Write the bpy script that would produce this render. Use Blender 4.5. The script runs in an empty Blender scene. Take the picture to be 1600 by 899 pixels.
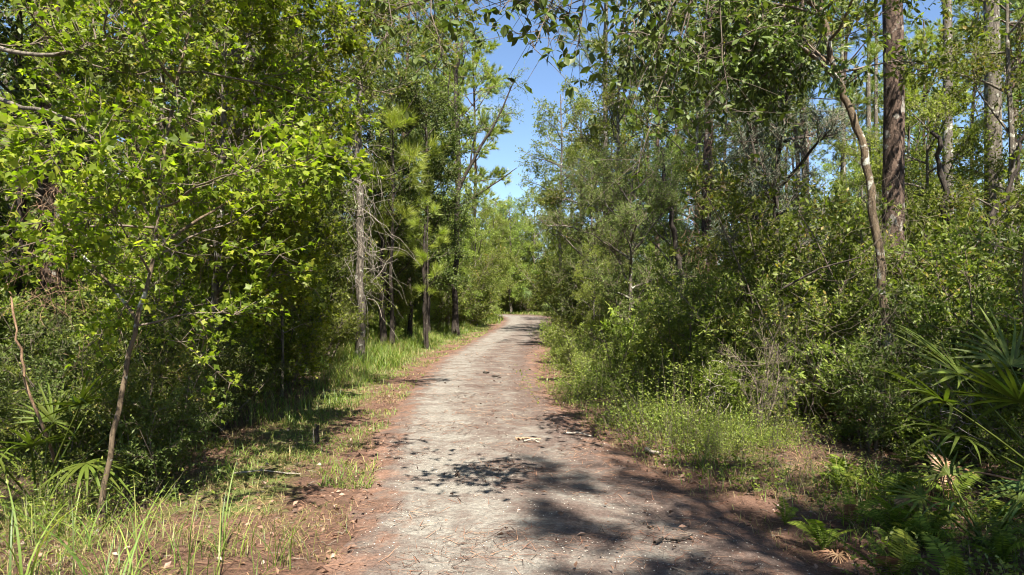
import bpy, math, random
import numpy as np
from mathutils import noise as mnoise, Vector

C = bpy.context.scene
COL = C.collection
R = math.radians
rnd = random.Random(7)
RS = np.random.RandomState(11)

# ------------------------------------------------------------------ camera
CAMH = 1.7
FPX = 1067.0          # focal length in pixels of the 1600 px wide photograph
HOR = 460.0
cam_d = bpy.data.cameras.new('camera'); cam_d.lens = 24.0; cam_d.sensor_width = 36.0
cam_d.clip_end = 1500; cam_d.clip_start = 0.05
cam = bpy.data.objects.new('camera', cam_d); COL.objects.link(cam)
cam.location = (0, 0, CAMH); cam.rotation_euler = (R(90.56), 0, 0)
C.camera = cam

# ------------------------------------------------------------------ light
SUN_EL, SUN_AZ = 60.0, 166.0           # azimuth clockwise from +Y (the view direction): behind and to the right
SKY_STRENGTH, SUN_STRENGTH = 0.058, 5.0
w = bpy.data.worlds.new('World'); C.world = w; w.use_nodes = True
wt = w.node_tree; wt.nodes.clear()
sky = wt.nodes.new('ShaderNodeTexSky'); sky.sky_type = 'NISHITA'; sky.sun_disc = False
sky.sun_elevation = R(SUN_EL); sky.sun_rotation = R(SUN_AZ)
sky.air_density = 0.85; sky.dust_density = 0.3; sky.ozone_density = 3.5
bg = wt.nodes.new('ShaderNodeBackground'); bg.inputs[1].default_value = SKY_STRENGTH
wo = wt.nodes.new('ShaderNodeOutputWorld')
# thin white summer clouds, low in the sky all round
tc = wt.nodes.new('ShaderNodeTexCoord'); mp = wt.nodes.new('ShaderNodeMapping')
mp.inputs['Scale'].default_value = (1.6, 1.6, 4.2)
nz = wt.nodes.new('ShaderNodeTexNoise'); nz.inputs['Scale'].default_value = 1.5; nz.inputs['Detail'].default_value = 7
cr = wt.nodes.new('ShaderNodeValToRGB'); cr.color_ramp.elements[0].position = 0.64; cr.color_ramp.elements[1].position = 0.85
cr.color_ramp.elements[1].color = (.62, .62, .62, 1)
mx = wt.nodes.new('ShaderNodeMixRGB'); mx.inputs[2].default_value = (8.0, 8.4, 8.8, 1)
wt.links.new(tc.outputs['Generated'], mp.inputs[0]); wt.links.new(mp.outputs[0], nz.inputs['Vector'])
wt.links.new(nz.outputs['Fac'], cr.inputs[0]); wt.links.new(cr.outputs[0], mx.inputs[0])
wt.links.new(sky.outputs[0], mx.inputs[1]); wt.links.new(mx.outputs[0], bg.inputs[0]); wt.links.new(bg.outputs[0], wo.inputs[0])
sl = bpy.data.lights.new('sun', 'SUN'); sl.energy = SUN_STRENGTH; sl.angle = R(0.53); sl.color = (1.0, 0.93, 0.80)
sun = bpy.data.objects.new('sun', sl); COL.objects.link(sun)
sd = Vector((math.sin(R(SUN_AZ))*math.cos(R(SUN_EL)), math.cos(R(SUN_AZ))*math.cos(R(SUN_EL)), math.sin(R(SUN_EL))))
sun.rotation_euler = sd.to_track_quat('Z', 'Y').to_euler(); sun.location = sd*40
C.view_settings.view_transform = 'Standard'; C.view_settings.look = 'None'
C.view_settings.exposure = 1.98; C.view_settings.gamma = 1.0
C.cycles.max_bounces = 9; C.cycles.diffuse_bounces = 7; C.cycles.glossy_bounces = 2
C.cycles.transmission_bounces = 8; C.cycles.transparent_max_bounces = 4
C.cycles.caustics_reflective = False; C.cycles.caustics_refractive = False
C.cycles.pixel_filter_type = 'BLACKMAN_HARRIS'; C.cycles.filter_width = 1.05
C.cycles.use_adaptive_sampling = True; C.cycles.adaptive_threshold = 0.02

# ------------------------------------------------------------------ materials
def newmat(name):
    m = bpy.data.materials.new(name); m.use_nodes = True
    t = m.node_tree; t.nodes.clear()
    return m, t, t.nodes.new('ShaderNodeOutputMaterial')
def N(t, typ, **kw):
    n = t.nodes.new(typ)
    for k, v in kw.items():
        if k.startswith('i_'):
            n.inputs[k[2:].replace('_', ' ')].default_value = v
        else: setattr(n, k, v)
    return n
def ramp(t, pts, interp='LINEAR'):
    n = t.nodes.new('ShaderNodeValToRGB'); e = n.color_ramp.elements; n.color_ramp.interpolation = interp
    while len(e) > 1: e.remove(e[-1])
    e[0].position = pts[0][0]; e[0].color = (*pts[0][1], 1)
    for p, c in pts[1:]:
        x = e.new(p); x.color = (*c, 1)
    return n
def leafmat(name, cols, trans=.4, tcol=(1.3, 1.5, .55), rough=.45, spec=.5, big=1.5):
    """cols: [(position, rgb)] over a per-leaf random number"""
    m, t, o = newmat(name)
    g = N(t, 'ShaderNodeNewGeometry'); rp = ramp(t, cols)
    co = N(t, 'ShaderNodeTexCoord'); n1 = N(t, 'ShaderNodeTexNoise', i_Scale=big, i_Detail=2.0)
    t.links.new(co.outputs['Object'], n1.inputs['Vector'])
    ad = N(t, 'ShaderNodeMath', operation='MULTIPLY_ADD'); ad.inputs[1].default_value = .9; ad.inputs[2].default_value = -.45
    t.links.new(n1.outputs['Fac'], ad.inputs[0])
    a2 = N(t, 'ShaderNodeMath', operation='ADD', use_clamp=True)
    t.links.new(ad.outputs[0], a2.inputs[0]); t.links.new(g.outputs['Random Per Island'], a2.inputs[1])
    t.links.new(a2.outputs[0], rp.inputs[0])
    oi = N(t, 'ShaderNodeObjectInfo'); hv = N(t, 'ShaderNodeHueSaturation')
    m1 = N(t, 'ShaderNodeMapRange'); m1.inputs[3].default_value = .487; m1.inputs[4].default_value = .512
    m2 = N(t, 'ShaderNodeMapRange'); m2.inputs[3].default_value = .8; m2.inputs[4].default_value = 1.2
    t.links.new(oi.outputs['Random'], m1.inputs[0]); t.links.new(oi.outputs['Random'], m2.inputs[0])
    t.links.new(m1.outputs[0], hv.inputs['Hue']); t.links.new(m2.outputs[0], hv.inputs['Value']); t.links.new(rp.outputs[0], hv.inputs['Color'])
    p = N(t, 'ShaderNodeBsdfPrincipled', i_Roughness=rough); p.inputs['Specular IOR Level'].default_value = spec
    t.links.new(hv.outputs[0], p.inputs['Base Color'])
    mu = N(t, 'ShaderNodeMixRGB', blend_type='MULTIPLY'); mu.inputs[0].default_value = 1; mu.inputs[2].default_value = (*tcol, 1)
    t.links.new(hv.outputs[0], mu.inputs[1])
    tr = N(t, 'ShaderNodeBsdfTranslucent'); t.links.new(mu.outputs[0], tr.inputs[0])
    s = N(t, 'ShaderNodeMixShader'); s.inputs[0].default_value = trans
    t.links.new(p.outputs[0], s.inputs[1]); t.links.new(tr.outputs[0], s.inputs[2]); t.links.new(s.outputs[0], o.inputs[0])
    return m
def barkmat(name, a, b, lichen=None, lamt=.55, scale=9, stretch=.25, bump=.6):
    m, t, o = newmat(name)
    co = N(t, 'ShaderNodeTexCoord'); mp = N(t, 'ShaderNodeMapping'); mp.inputs['Scale'].default_value = (1, 1, stretch)
    t.links.new(co.outputs['Object'], mp.inputs[0])
    v = N(t, 'ShaderNodeTexVoronoi', i_Scale=scale*2.2); v.feature = 'DISTANCE_TO_EDGE'
    n = N(t, 'ShaderNodeTexNoise', i_Scale=scale*3, i_Detail=6.0, i_Roughness=.7)
    t.links.new(mp.outputs[0], n.inputs['Vector'])
    mx = N(t, 'ShaderNodeMixRGB'); mx.inputs[0].default_value = .12
    t.links.new(mp.outputs[0], mx.inputs[1]); t.links.new(n.outputs['Color'], mx.inputs[2]); t.links.new(mx.outputs[0], v.inputs['Vector'])
    rp = ramp(t, [(.25, a), (.75, b)]); t.links.new(n.outputs['Fac'], rp.inputs[0])
    r2 = ramp(t, [(0, (.25, .25, .25)), (.1, (1, 1, 1))]); t.links.new(v.outputs['Distance'], r2.inputs[0])
    mu = N(t, 'ShaderNodeMixRGB', blend_type='MULTIPLY'); mu.inputs[0].default_value = .7
    t.links.new(rp.outputs[0], mu.inputs[1]); t.links.new(r2.outputs[0], mu.inputs[2]); out = mu
    if lichen:
        n2 = N(t, 'ShaderNodeTexNoise', i_Scale=scale*.9, i_Detail=4.0); t.links.new(co.outputs['Object'], n2.inputs['Vector'])
        r3 = ramp(t, [(lamt, (0, 0, 0)), (lamt+.05, (1, 1, 1))]); t.links.new(n2.outputs['Fac'], r3.inputs[0])
        ml = N(t, 'ShaderNodeMixRGB'); ml.inputs[2].default_value = (*lichen, 1)
        t.links.new(r3.outputs[0], ml.inputs[0]); t.links.new(out.outputs[0], ml.inputs[1]); out = ml
    p = N(t, 'ShaderNodeBsdfPrincipled', i_Roughness=.9); p.inputs['Specular IOR Level'].default_value = .2
    t.links.new(out.outputs[0], p.inputs['Base Color'])
    bp = N(t, 'ShaderNodeBump', i_Strength=bump, i_Distance=.02); ad = N(t, 'ShaderNodeMath', operation='ADD')
    t.links.new(n.outputs['Fac'], ad.inputs[0]); t.links.new(r2.outputs[0], ad.inputs[1]); t.links.new(ad.outputs[0], bp.inputs['Height'])
    t.links.new(bp.outputs[0], p.inputs['Normal']); t.links.new(p.outputs[0], o.inputs[0])
    return m

M = {}
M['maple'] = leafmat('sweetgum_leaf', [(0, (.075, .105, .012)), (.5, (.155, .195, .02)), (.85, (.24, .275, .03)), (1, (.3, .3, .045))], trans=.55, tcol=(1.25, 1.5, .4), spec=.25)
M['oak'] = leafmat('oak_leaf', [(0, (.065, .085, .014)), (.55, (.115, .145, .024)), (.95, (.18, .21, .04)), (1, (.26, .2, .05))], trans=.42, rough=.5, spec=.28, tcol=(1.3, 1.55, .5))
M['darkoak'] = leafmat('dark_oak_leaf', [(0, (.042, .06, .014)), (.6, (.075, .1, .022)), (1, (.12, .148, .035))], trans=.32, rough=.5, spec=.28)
M['bright'] = leafmat('bright_leaf', [(0, (.125, .165, .03)), (.6, (.2, .25, .05)), (1, (.29, .32, .08))], trans=.45, spec=.3)
M['shrub'] = leafmat('shrub_leaf', [(0, (.08, .11, .018)), (.55, (.14, .18, .03)), (1, (.22, .255, .05))], trans=.42, spec=.3)
M['fine'] = leafmat('small_grey_leaf', [(0, (.08, .12, .03)), (.6, (.135, .185, .045)), (1, (.2, .25, .07))], trans=.42, spec=.25, rough=.5, tcol=(1.2, 1.35, .7))
M['grey'] = leafmat('grey_green_needle', [(0, (.055, .075, .05)), (.6, (.085, .11, .07)), (1, (.13, .15, .1))], trans=.2, rough=.6, tcol=(1.1, 1.2, .8))
M['pine'] = leafmat('pine_needle', [(0, (.11, .15, .035)), (.55, (.18, .235, .05)), (1, (.27, .3, .07))], trans=.3, rough=.4)
M['ypine'] = leafmat('yellow_pine_needle', [(0, (.14, .18, .03)), (.55, (.24, .28, .04)), (1, (.33, .34, .06))], trans=.35, rough=.4)
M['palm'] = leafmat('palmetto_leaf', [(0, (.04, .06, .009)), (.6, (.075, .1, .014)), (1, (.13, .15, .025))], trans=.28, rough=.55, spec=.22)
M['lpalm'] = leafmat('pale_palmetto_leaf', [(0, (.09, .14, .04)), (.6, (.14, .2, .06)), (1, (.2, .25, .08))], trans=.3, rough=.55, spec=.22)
M['deadpalm'] = leafmat('dead_palmetto_leaf', [(0, (.14, .07, .035)), (.6, (.24, .13, .07)), (1, (.36, .22, .13))], trans=.2, tcol=(1.2, 1, .7), rough=.6)
M['fern'] = leafmat('fern_leaf', [(0, (.055, .08, .010)), (.6, (.10, .14, .018)), (1, (.2, .24, .035))], trans=.42, rough=.6, spec=.12)
M['grass'] = leafmat('grass_blade', [(0, (.065, .11, .018)), (.55, (.13, .19, .03)), (.85, (.2, .25, .045)), (1, (.33, .27, .12))], trans=.42, rough=.5, big=.8)
M['drygrass'] = leafmat('dry_grass_blade', [(0, (.12, .14, .03)), (.5, (.2, .19, .06)), (1, (.36, .27, .13))], trans=.3, tcol=(1.2, 1.1, .6), rough=.6)
M['needlelitter'] = leafmat('brown_pine_needle', [(0, (.022, .015, .012)), (.4, (.07, .038, .028)), (.7, (.2, .095, .06)), (1, (.38, .23, .14))], trans=.1, tcol=(1.2, .9, .7), rough=.7, spec=.2, big=.7)
M['leaflitter'] = leafmat('fallen_leaf', [(0, (.05, .03, .02)), (.45, (.14, .08, .05)), (.85, (.25, .15, .1)), (1, (.36, .29, .24))], trans=.12, tcol=(1.2, .9, .7), rough=.6, spec=.3)
M['twig'] = barkmat('twig_bark', (.1, .075, .055), (.2, .165, .13), None, scale=14, bump=.3)
M['pinebark'] = barkmat('pine_bark', (.05, .035, .028), (.17, .115, .088), (.27, .25, .22), .60, scale=7, stretch=.4, bump=1.0)
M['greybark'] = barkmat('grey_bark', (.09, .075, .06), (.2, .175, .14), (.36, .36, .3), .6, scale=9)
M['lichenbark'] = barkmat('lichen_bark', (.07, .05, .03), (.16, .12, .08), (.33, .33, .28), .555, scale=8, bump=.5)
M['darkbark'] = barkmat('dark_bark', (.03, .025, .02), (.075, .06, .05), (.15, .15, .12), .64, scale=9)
M['deadwood'] = barkmat('dead_wood', (.2, .17, .14), (.42, .37, .31), None, scale=12, bump=.3)
M['tanwood'] = barkmat('tan_bark', (.22, .13, .08), (.42, .28, .18), None, scale=12, bump=.3)

# ------------------------------------------------------------------ mesh helpers
class MB:
    def __init__(s): s.v = []; s.f = []; s.m = []; s.n = 0
    def add(s, v, f, mi=0):
        v = np.asarray(v, dtype=np.float32).reshape(-1, 3); f = np.asarray(f, dtype=np.int32)
        s.v.append(v); s.f.append(f+s.n); s.m.append(np.full(len(f), mi, np.int32)); s.n += len(v)
    def build(s, name, mats, smooth=False):
        me = bpy.data.meshes.new(name)
        v = np.concatenate(s.v)
        k = [f.shape[1] for f in s.f]
        loops = np.concatenate([f.ravel() for f in s.f])
        tot = np.concatenate([np.full(len(f), kk, np.int32) for f, kk in zip(s.f, k)])
        st = np.concatenate([[0], np.cumsum(tot)[:-1]]).astype(np.int32)
        me.vertices.add(len(v)); me.vertices.foreach_set('co', v.ravel())
        me.loops.add(len(loops)); me.loops.foreach_set('vertex_index', loops)
        me.polygons.add(len(tot)); me.polygons.foreach_set('loop_start', st); me.polygons.foreach_set('loop_total', tot)
        me.polygons.foreach_set('material_index', np.concatenate(s.m))
        if smooth: me.polygons.foreach_set('use_smooth', np.ones(len(tot), bool))
        me.update(calc_edges=True)
        for m in (mats if isinstance(mats, (list, tuple)) else [mats]): me.materials.append(m)
        return me
def norm(a): return a/np.maximum(np.linalg.norm(a, axis=-1, keepdims=True), 1e-9)
def unit(rs, n): return norm(rs.normal(size=(n, 3)))
def tube(mb, pts, rad, sides=6, mi=0, rough=0, rs=None):
    P = np.asarray(pts, float); n = len(P); rad = np.asarray(rad, float)*np.ones(n)
    T = norm(np.gradient(P, axis=0)); ref = np.array([1., 0, 0]) if abs(T[0][0]) < .8 else np.array([0, 1., 0])
    U = norm(np.cross(T, ref)); V = np.cross(T, U)
    a = np.linspace(0, 2*np.pi, sides, endpoint=False)
    rr = rad[:, None]*np.ones((n, sides))
    if rough: rr = rr*(1+rough*rs.uniform(-1, 1, (n, sides)))
    vv = P[:, None]+rr[..., None]*(np.cos(a)[None, :, None]*U[:, None]+np.sin(a)[None, :, None]*V[:, None])
    i = np.arange(n-1)[:, None]*sides; j = np.arange(sides)[None]; j2 = (j+1) % sides
    f = np.stack([i+j, i+j2, i+sides+j2, i+sides+j], -1).reshape(-1, 4)
    mb.add(vv, f, mi)
def walk(rs, p, d, L, n, wob=.15, up=0.0):
    p = np.array(p, float); d = norm(np.array(d, float)); out = [p.copy()]
    for _ in range(n):
        d = norm(d+rs.normal(size=3)*wob+np.array([0, 0, up])); p = p+d*L/n; out.append(p.copy())
    return np.array(out)
def at_path(P, t):
    x = np.clip(t, 0, 1)*(len(P)-1); i = np.minimum(x.astype(int), len(P)-2); f = (x-i)[:, None]
    return P[i]*(1-f)+P[i+1]*f, norm(P[i+1]-P[i])
# leaf templates: (verts (side, along, normal), faces)
T_DIA = (np.array([[0, 0, 0], [-.22, .45, .06], [0, 1, 0], [.22, .45, .06]]), np.array([[0, 2, 1], [0, 3, 2]]))
T_OVAL = (np.array([[0, 0, 0], [-.16, .3, .05], [-.2, .62, .05], [0, 1, -.06], [.2, .62, .05], [.16, .3, .05], [0, .5, 0]]),
          np.array([[0, 6, 1], [1, 6, 2], [2, 6, 3], [3, 6, 4], [4, 6, 5], [5, 6, 0]]))
def star():
    v = [[0, 0, 0], [0, .38, .03]]
    for a, r, z in [(-125, .34, 0), (-95, .30, .02), (-62, .62, -.07), (-42, .34, .03), (-24, .46, .02), (0, .68, -.08), (24, .46, .02), (42, .34, .03), (62, .62, -.07), (95, .30, .02), (125, .34, 0)]:
        v.append([r*math.sin(R(a)), .38+r*math.cos(R(a))*.95, z])
    return np.array(v), np.array([[1, i, i+1] for i in range(2, 12)]+[[1, 12, 2]])
T_STAR = star()
T_STAR2 = (np.array([[0, .1, 0], [-.52, .5, -.05], [-.2, .55, .04], [0, 1, -.08], [.2, .55, .04], [.52, .5, -.05]]), np.array([[0, 2, 1], [0, 3, 2], [0, 4, 3], [0, 5, 4]]))
T_NEED = (np.array([[-.012, 0, 0], [.012, 0, 0], [0, 1, 0]]), np.array([[0, 1, 2]]))
def stamp(mb, tmpl, P, D, Nn, S, mi=0, ws=1.0):
    tv, tf = tmpl; n = len(P)
    D = norm(D); side = norm(np.cross(D, Nn)); Nn = np.cross(side, D)
    S = (np.ones(n)*S)[:, None, None]; W = (np.ones(n)*ws)[:, None, None]
    v = P[:, None]+S*(W*tv[None, :, 0:1]*side[:, None]+tv[None, :, 1:2]*D[:, None]+tv[None, :, 2:3]*Nn[:, None])
    f = tf[None]+(np.arange(n)*len(tv))[:, None, None]
    mb.add(v, f.reshape(-1, tf.shape[1]), mi)
def twigs_and_leaves(mb, rs, S0, SD, ntw, twL, nl, leaf, tmpl, spread=.9, flat=.6, droop=0.0, lmi=1, ws=1.0, thick=.004):
    """S0, SD: start points and directions; ntw twigs from each"""
    P = np.repeat(S0, ntw, 0); D = np.repeat(SD, ntw, 0)
    d = norm(D*.8+unit(rs, len(P))*spread+np.array([0, 0, .1-droop])); L = twL*rs.uniform(.5, 1.25, len(P))
    E = P+d*L[:, None]
    sv = norm(np.cross(d, unit(rs, len(P))))*thick; tv = np.cross(d, sv)
    V = np.stack([P+sv, P-.5*sv+.87*tv, P-.5*sv-.87*tv, E], 1)
    F = np.array([[0, 1, 3], [1, 2, 3], [2, 0, 3]])[None]+(np.arange(len(P))*4)[:, None, None]
    mb.add(V, F.reshape(-1, 3), 0)
    t = rs.uniform(.12, 1.05, (len(P), nl)); Q = P[:, None]+d[:, None]*(L[:, None]*t)[..., None]
    Q = Q.reshape(-1, 3); dd = np.repeat(d, nl, 0)
    dl = norm(dd*.7+unit(rs, len(Q))*.9+np.array([0, 0, -droop]))
    nn = norm(unit(rs, len(Q))*(1-flat)*1.6+np.array([.25, -.15, 1.0])*flat)
    stamp(mb, tmpl, Q, dl, nn, leaf*rs.uniform(.4, 1.25, len(Q)), lmi, ws)
def needle_tufts(mb, rs, P, D, n, L, wmul=1.0, lmi=1, cone=.6):
    Q = np.repeat(P, n, 0); dd = np.repeat(D, n, 0)
    Q = Q+dd*rs.uniform(-.12, .06, (len(Q), 1))
    d = norm(dd+unit(rs, len(Q))*cone+np.array([0, 0, -.1]))
    stamp(mb, T_NEED, Q, d, unit(rs, len(Q)), L*rs.uniform(.7, 1.1, len(Q)), lmi, wmul)

def crown(rs, trunk, zr, nl, limbL, elev=(15, 50), subs=8, subL=.55, ntw=5, twL=.35, nleaf=10, leaf=.06, tmpl=T_DIA, flat=.6, droop=0,
          lr=.035, kind='leaf', needles=60, needleL=.2, wmul=1, shape=None, wob=.13, up=.03, azb=None, spread=.9, tw0=.2, wmb=None, ws=1.0):
    """limbs go into the wood mesh builder wmb, fine twigs and leaves into the returned one"""
    mb = MB(); S0 = []; SD = []
    H = trunk[:, 2]
    for i in range(nl):
        t = (i+rs.uniform(.1, .9))/nl; z = zr[0]+(zr[1]-zr[0])*t
        k = int(np.clip(np.searchsorted(H, z), 1, len(H)-1)); f = (z-H[k-1])/max(H[k]-H[k-1], 1e-6)
        p = trunk[k-1]*(1-f)+trunk[k]*f
        az = i*2.399+rs.uniform(-.5, .5)
        if azb is not None and rs.rand() < azb[1]: az = azb[0]+rs.normal()*.7
        e = R(rs.uniform(*elev)); sh = shape(t) if shape else math.sin(math.pi*(.12+.8*t))**.7
        L = limbL*sh*rs.uniform(.7, 1.15)
        pth = walk(rs, p, (math.cos(az)*math.cos(e), math.sin(az)*math.cos(e), math.sin(e)), L, 8, wob, up)
        r0 = lr*(.5+.5*sh); tube(wmb if wmb is not None else mb, pth, np.linspace(r0, r0*.25, 9), 5, 0)
        ns = max(3, int(subs*sh*rs.uniform(.8, 1.2)))
        tt = np.sort(rs.uniform(tw0, 1, ns)); q, qd = at_path(pth, tt)
        for j in range(ns):
            d = norm(qd[j]*.8+unit(rs, 1)[0]*.85+np.array([0, 0, .12-droop]))
            sp = walk(rs, q[j], d, subL*(1.15-.5*tt[j])*rs.uniform(.6, 1.2), 4, wob*1.3, up-droop*.3)
            tube(mb, sp, np.linspace(r0*.32, .003, 5), 3, 0)
            a, b = at_path(sp, np.array([.3, .55, .8, 1.0])); S0.append(a); SD.append(b)
        a, b = at_path(pth, np.array([.85, 1.0])); S0.append(a); SD.append(b)
    S0 = np.concatenate(S0); SD = np.concatenate(SD)
    if kind == 'leaf': twigs_and_leaves(mb, rs, S0, SD, ntw, twL, nleaf, leaf, tmpl, spread, flat, droop, ws=ws)
    else:
        P = np.repeat(S0, ntw, 0); d = norm(np.repeat(SD, ntw, 0)*.9+unit(rs, len(P))*.7+np.array([0, 0, .25])); E = P+d*twL*rs.uniform(.5, 1.2, (len(P), 1))
        for_ = np.stack([P+[.004, 0, 0], P-[.004, 0, 0], E], 1); mb.add(for_, (np.arange(len(P))*3)[:, None]+np.arange(3), 0)
        needle_tufts(mb, rs, E, d, needles, needleL, wmul)
    return mb

def prop(o, label=None, cat=None, group=None, kind=None):
    if label: o['label'] = label
    if cat: o['category'] = cat
    if group: o['group'] = group
    if kind: o['kind'] = kind
    return o
def mo(name, me, parent=None, loc=(0, 0, 0), rot=(0, 0, 0), sc=1, kind=None):
    o = bpy.data.objects.new(name, me); COL.objects.link(o)
    if parent is not None: o.parent = parent
    o.location = loc; o.rotation_euler = rot; o.scale = (sc,)*3 if np.isscalar(sc) else sc
    if kind: o['kind'] = kind
    return o
def thing(name, label, cat, loc=(0, 0, 0), rz=0, sc=1, group=None):
    o = mo(name, None, None, loc, (0, 0, rz), sc); o.empty_display_size = .1
    return prop(o, label, cat, group)
def parts(root, spec):
    """spec: list of (part name, mesh, kind)"""
    for n, me, k in spec: mo(n, me, root, kind=k)
    return root

# ------------------------------------------------------------------ road and ground
# (distance, left edge x, right edge x) along the track
RT = [(-8, -1.0, 2.2), (0, -.95, 2.1), (4.1, -.99, 1.85), (6.5, -1.28, 1.25), (8.2, -1.5, .95), (10.1, -1.65, .66), (13, -1.8, .45), (18.1, -1.87, .6),
      (26, -1.33, 1.25), (36.3, -.61, 2.1), (44, -.45, 2.5), (50, -.6, 2.65)]
RTa = np.array(RT)
def edges(y):
    return np.interp(y, RTa[:, 0], RTa[:, 1]), np.interp(y, RTa[:, 0], RTa[:, 2])
def at(px, d): return (px-800.0)*d/FPX
def zat(py, d): return CAMH+(HOR-py)*d/FPX
def gz(x, y):
    l, r = edges(y); o = max(l-x, x-r, 0)
    k = min(1, o/1.6); k = k*k*(3-2*k)
    return k*(.05+.10*mnoise.noise((x*.35, y*.35, 3))+.05*mnoise.noise((x*1.3, y*1.3, 7))+(.05 if x > 0 else .02))
# track strip
sec = []
for y in np.arange(-8, 50, .35):
    l, r = np.interp(y, RTa[:, 0], RTa[:, 1]), np.interp(y, RTa[:, 0], RTa[:, 2])
    sec.append((np.array([l, y]), np.array([r, y])))
for k in range(1, 26):      # the bend to the left at the far end
    a = R(k*3.6); cx, cy = -7.0, 50.0
    sec.append((np.array([cx+6.4*math.cos(a), cy+6.4*math.sin(a)]), np.array([cx+9.65*math.cos(a), cy+9.65*math.sin(a)])))
for k in range(1, 30):
    sec.append((np.array([-7.0-k, 56.4]), np.array([-7.0-k, 59.65])))
NU = 36; v = []; uu = []
for i, (a, b) in enumerate(sec):
    wd = b-a; L = np.linalg.norm(wd); n = wd/L
    for j in range(NU+1):
        u = j/NU; off = -.45+(L+.9)*u; p = a+n*off
        q = off/L; rut = -.018*(math.exp(-((q-.24)/.1)**2)+math.exp(-((q-.76)/.1)**2))
        e = min(off, L-off)
        z = .012+rut+.02*math.sin(math.pi*min(max(q, 0), 1))+.02*mnoise.noise((p[0]*1.5, p[1]*1.5, 0))+.008*mnoise.noise((p[0]*5, p[1]*5, 4))
        if e < .12: z -= (.12-e)*.09
        v.append((p[0], p[1], z)); uu.append((q, e))
ns = len(sec); f = [(i*(NU+1)+j, i*(NU+1)+j+1, (i+1)*(NU+1)+j+1, (i+1)*(NU+1)+j) for i in range(ns-1) for j in range(NU)]
mb = MB(); mb.add(v, f)
def litter_nodes(t, co, fine=1.0):
    """red-brown needle litter colour, shared by the verge and the edge of the track"""
    n1 = N(t, 'ShaderNodeTexNoise', i_Scale=1.3, i_Detail=6.0, i_Roughness=.65); t.links.new(co, n1.inputs['Vector'])
    n2 = N(t, 'ShaderNodeTexNoise', i_Scale=38*fine, i_Detail=7.0, i_Roughness=.85); t.links.new(co, n2.inputs['Vector'])
    a = ramp(t, [(.34, (.04, .025, .018)), (.46, (.09, .054, .039)), (.57, (.165, .095, .068)), (.7, (.27, .18, .135))])
    ad = N(t, 'ShaderNodeMath', operation='MULTIPLY_ADD'); ad.inputs[1].default_value = .7; t.links.new(n2.outputs['Fac'], ad.inputs[0])
    m = N(t, 'ShaderNodeMath', operation='MULTIPLY'); m.inputs[1].default_value = .35; t.links.new(n1.outputs['Fac'], m.inputs[0]); t.links.new(m.outputs[0], ad.inputs[2])
    t.links.new(ad.outputs[0], a.inputs[0])
    return a.outputs[0], n2.outputs['Fac'], n1.outputs['Fac']
m, t, o = newmat('track_dirt'); co = N(t, 'ShaderNodeTexCoord'); co = co.outputs['Object']
lit, fnz, _ = litter_nodes(t, co)
at_e = N(t, 'ShaderNodeAttribute', attribute_name='edge'); at_q = N(t, 'ShaderNodeAttribute', attribute_name='across')
n1 = N(t, 'ShaderNodeTexNoise', i_Scale=26.0, i_Detail=8.0, i_Roughness=.8); t.links.new(co, n1.inputs['Vector'])
r1 = ramp(t, [(.3, (.062, .057, .052)), (.5, (.168, .156, .138)), (.66, (.265, .248, .218))]); t.links.new(n1.outputs['Fac'], r1.inputs[0])
# grit
vo = N(t, 'ShaderNodeTexVoronoi', i_Scale=95.0); t.links.new(co, vo.inputs['Vector'])
rv = ramp(t, [(.0, (.62, .62, .64)), (.5, (1, 1, 1)), (1, (1.18, 1.15, 1.1))]); t.links.new(vo.outputs['Color'], rv.inputs[0])
mg = N(t, 'ShaderNodeMixRGB', blend_type='MULTIPLY'); mg.inputs[0].default_value = .8; t.links.new(r1.outputs[0], mg.inputs[1]); t.links.new(rv.outputs[0], mg.inputs[2])
# needle mats lying across the track: streaky patches
mp = N(t, 'ShaderNodeMapping'); mp.inputs['Scale'].default_value = (1.0, 1.3, 1); mp.inputs['Rotation'].default_value = (0, 0, .5); t.links.new(co, mp.inputs[0])
n3 = N(t, 'ShaderNodeTexNoise', i_Scale=2.3, i_Detail=10.0, i_Roughness=.84, i_Distortion=.25); t.links.new(mp.outputs[0], n3.inputs['Vector'])
rq = ramp(t, [(0, (.16, .16, .16)), (.14, (0, 0, 0)), (.33, (0, 0, 0)), (.55, (.1, .1, .1)), (.72, (.06, .06, .06)), (.9, (.2, .2, .2))]); t.links.new(at_q.outputs['Fac'], rq.inputs[0])
ad = N(t, 'ShaderNodeMath', operation='ADD'); t.links.new(n3.outputs['Fac'], ad.inputs[0]); t.links.new(rq.outputs[0], ad.inputs[1])
a2 = N(t, 'ShaderNodeMath', operation='MULTIPLY_ADD'); a2.inputs[1].default_value = .3; t.links.new(n1.outputs['Fac'], a2.inputs[0]); t.links.new(ad.outputs[0], a2.inputs[2])
rs_ = ramp(t, [(.62, (0, 0, 0)), (.70, (.55, .55, .55)), (.8, (.95, .95, .95))]); t.links.new(a2.outputs[0], rs_.inputs[0])
nc = ramp(t, [(.32, (.025, .019, .017)), (.5, (.078, .055, .047)), (.66, (.16, .115, .095))]); t.links.new(fnz, nc.inputs[0])
mn = N(t, 'ShaderNodeMixRGB'); t.links.new(rs_.outputs[0], mn.inputs[0]); t.links.new(mg.outputs[0], mn.inputs[1]); t.links.new(nc.outputs[0], mn.inputs[2])
n4 = N(t, 'ShaderNodeTexNoise', i_Scale=3.5, i_Detail=6.0, i_Roughness=.7); t.links.new(co, n4.inputs['Vector'])
a3 = N(t, 'ShaderNodeMath', operation='MULTIPLY_ADD'); a3.inputs[1].default_value = -2.2; a3.inputs[2].default_value = 1.25; t.links.new(n4.outputs['Fac'], a3.inputs[0])
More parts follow.
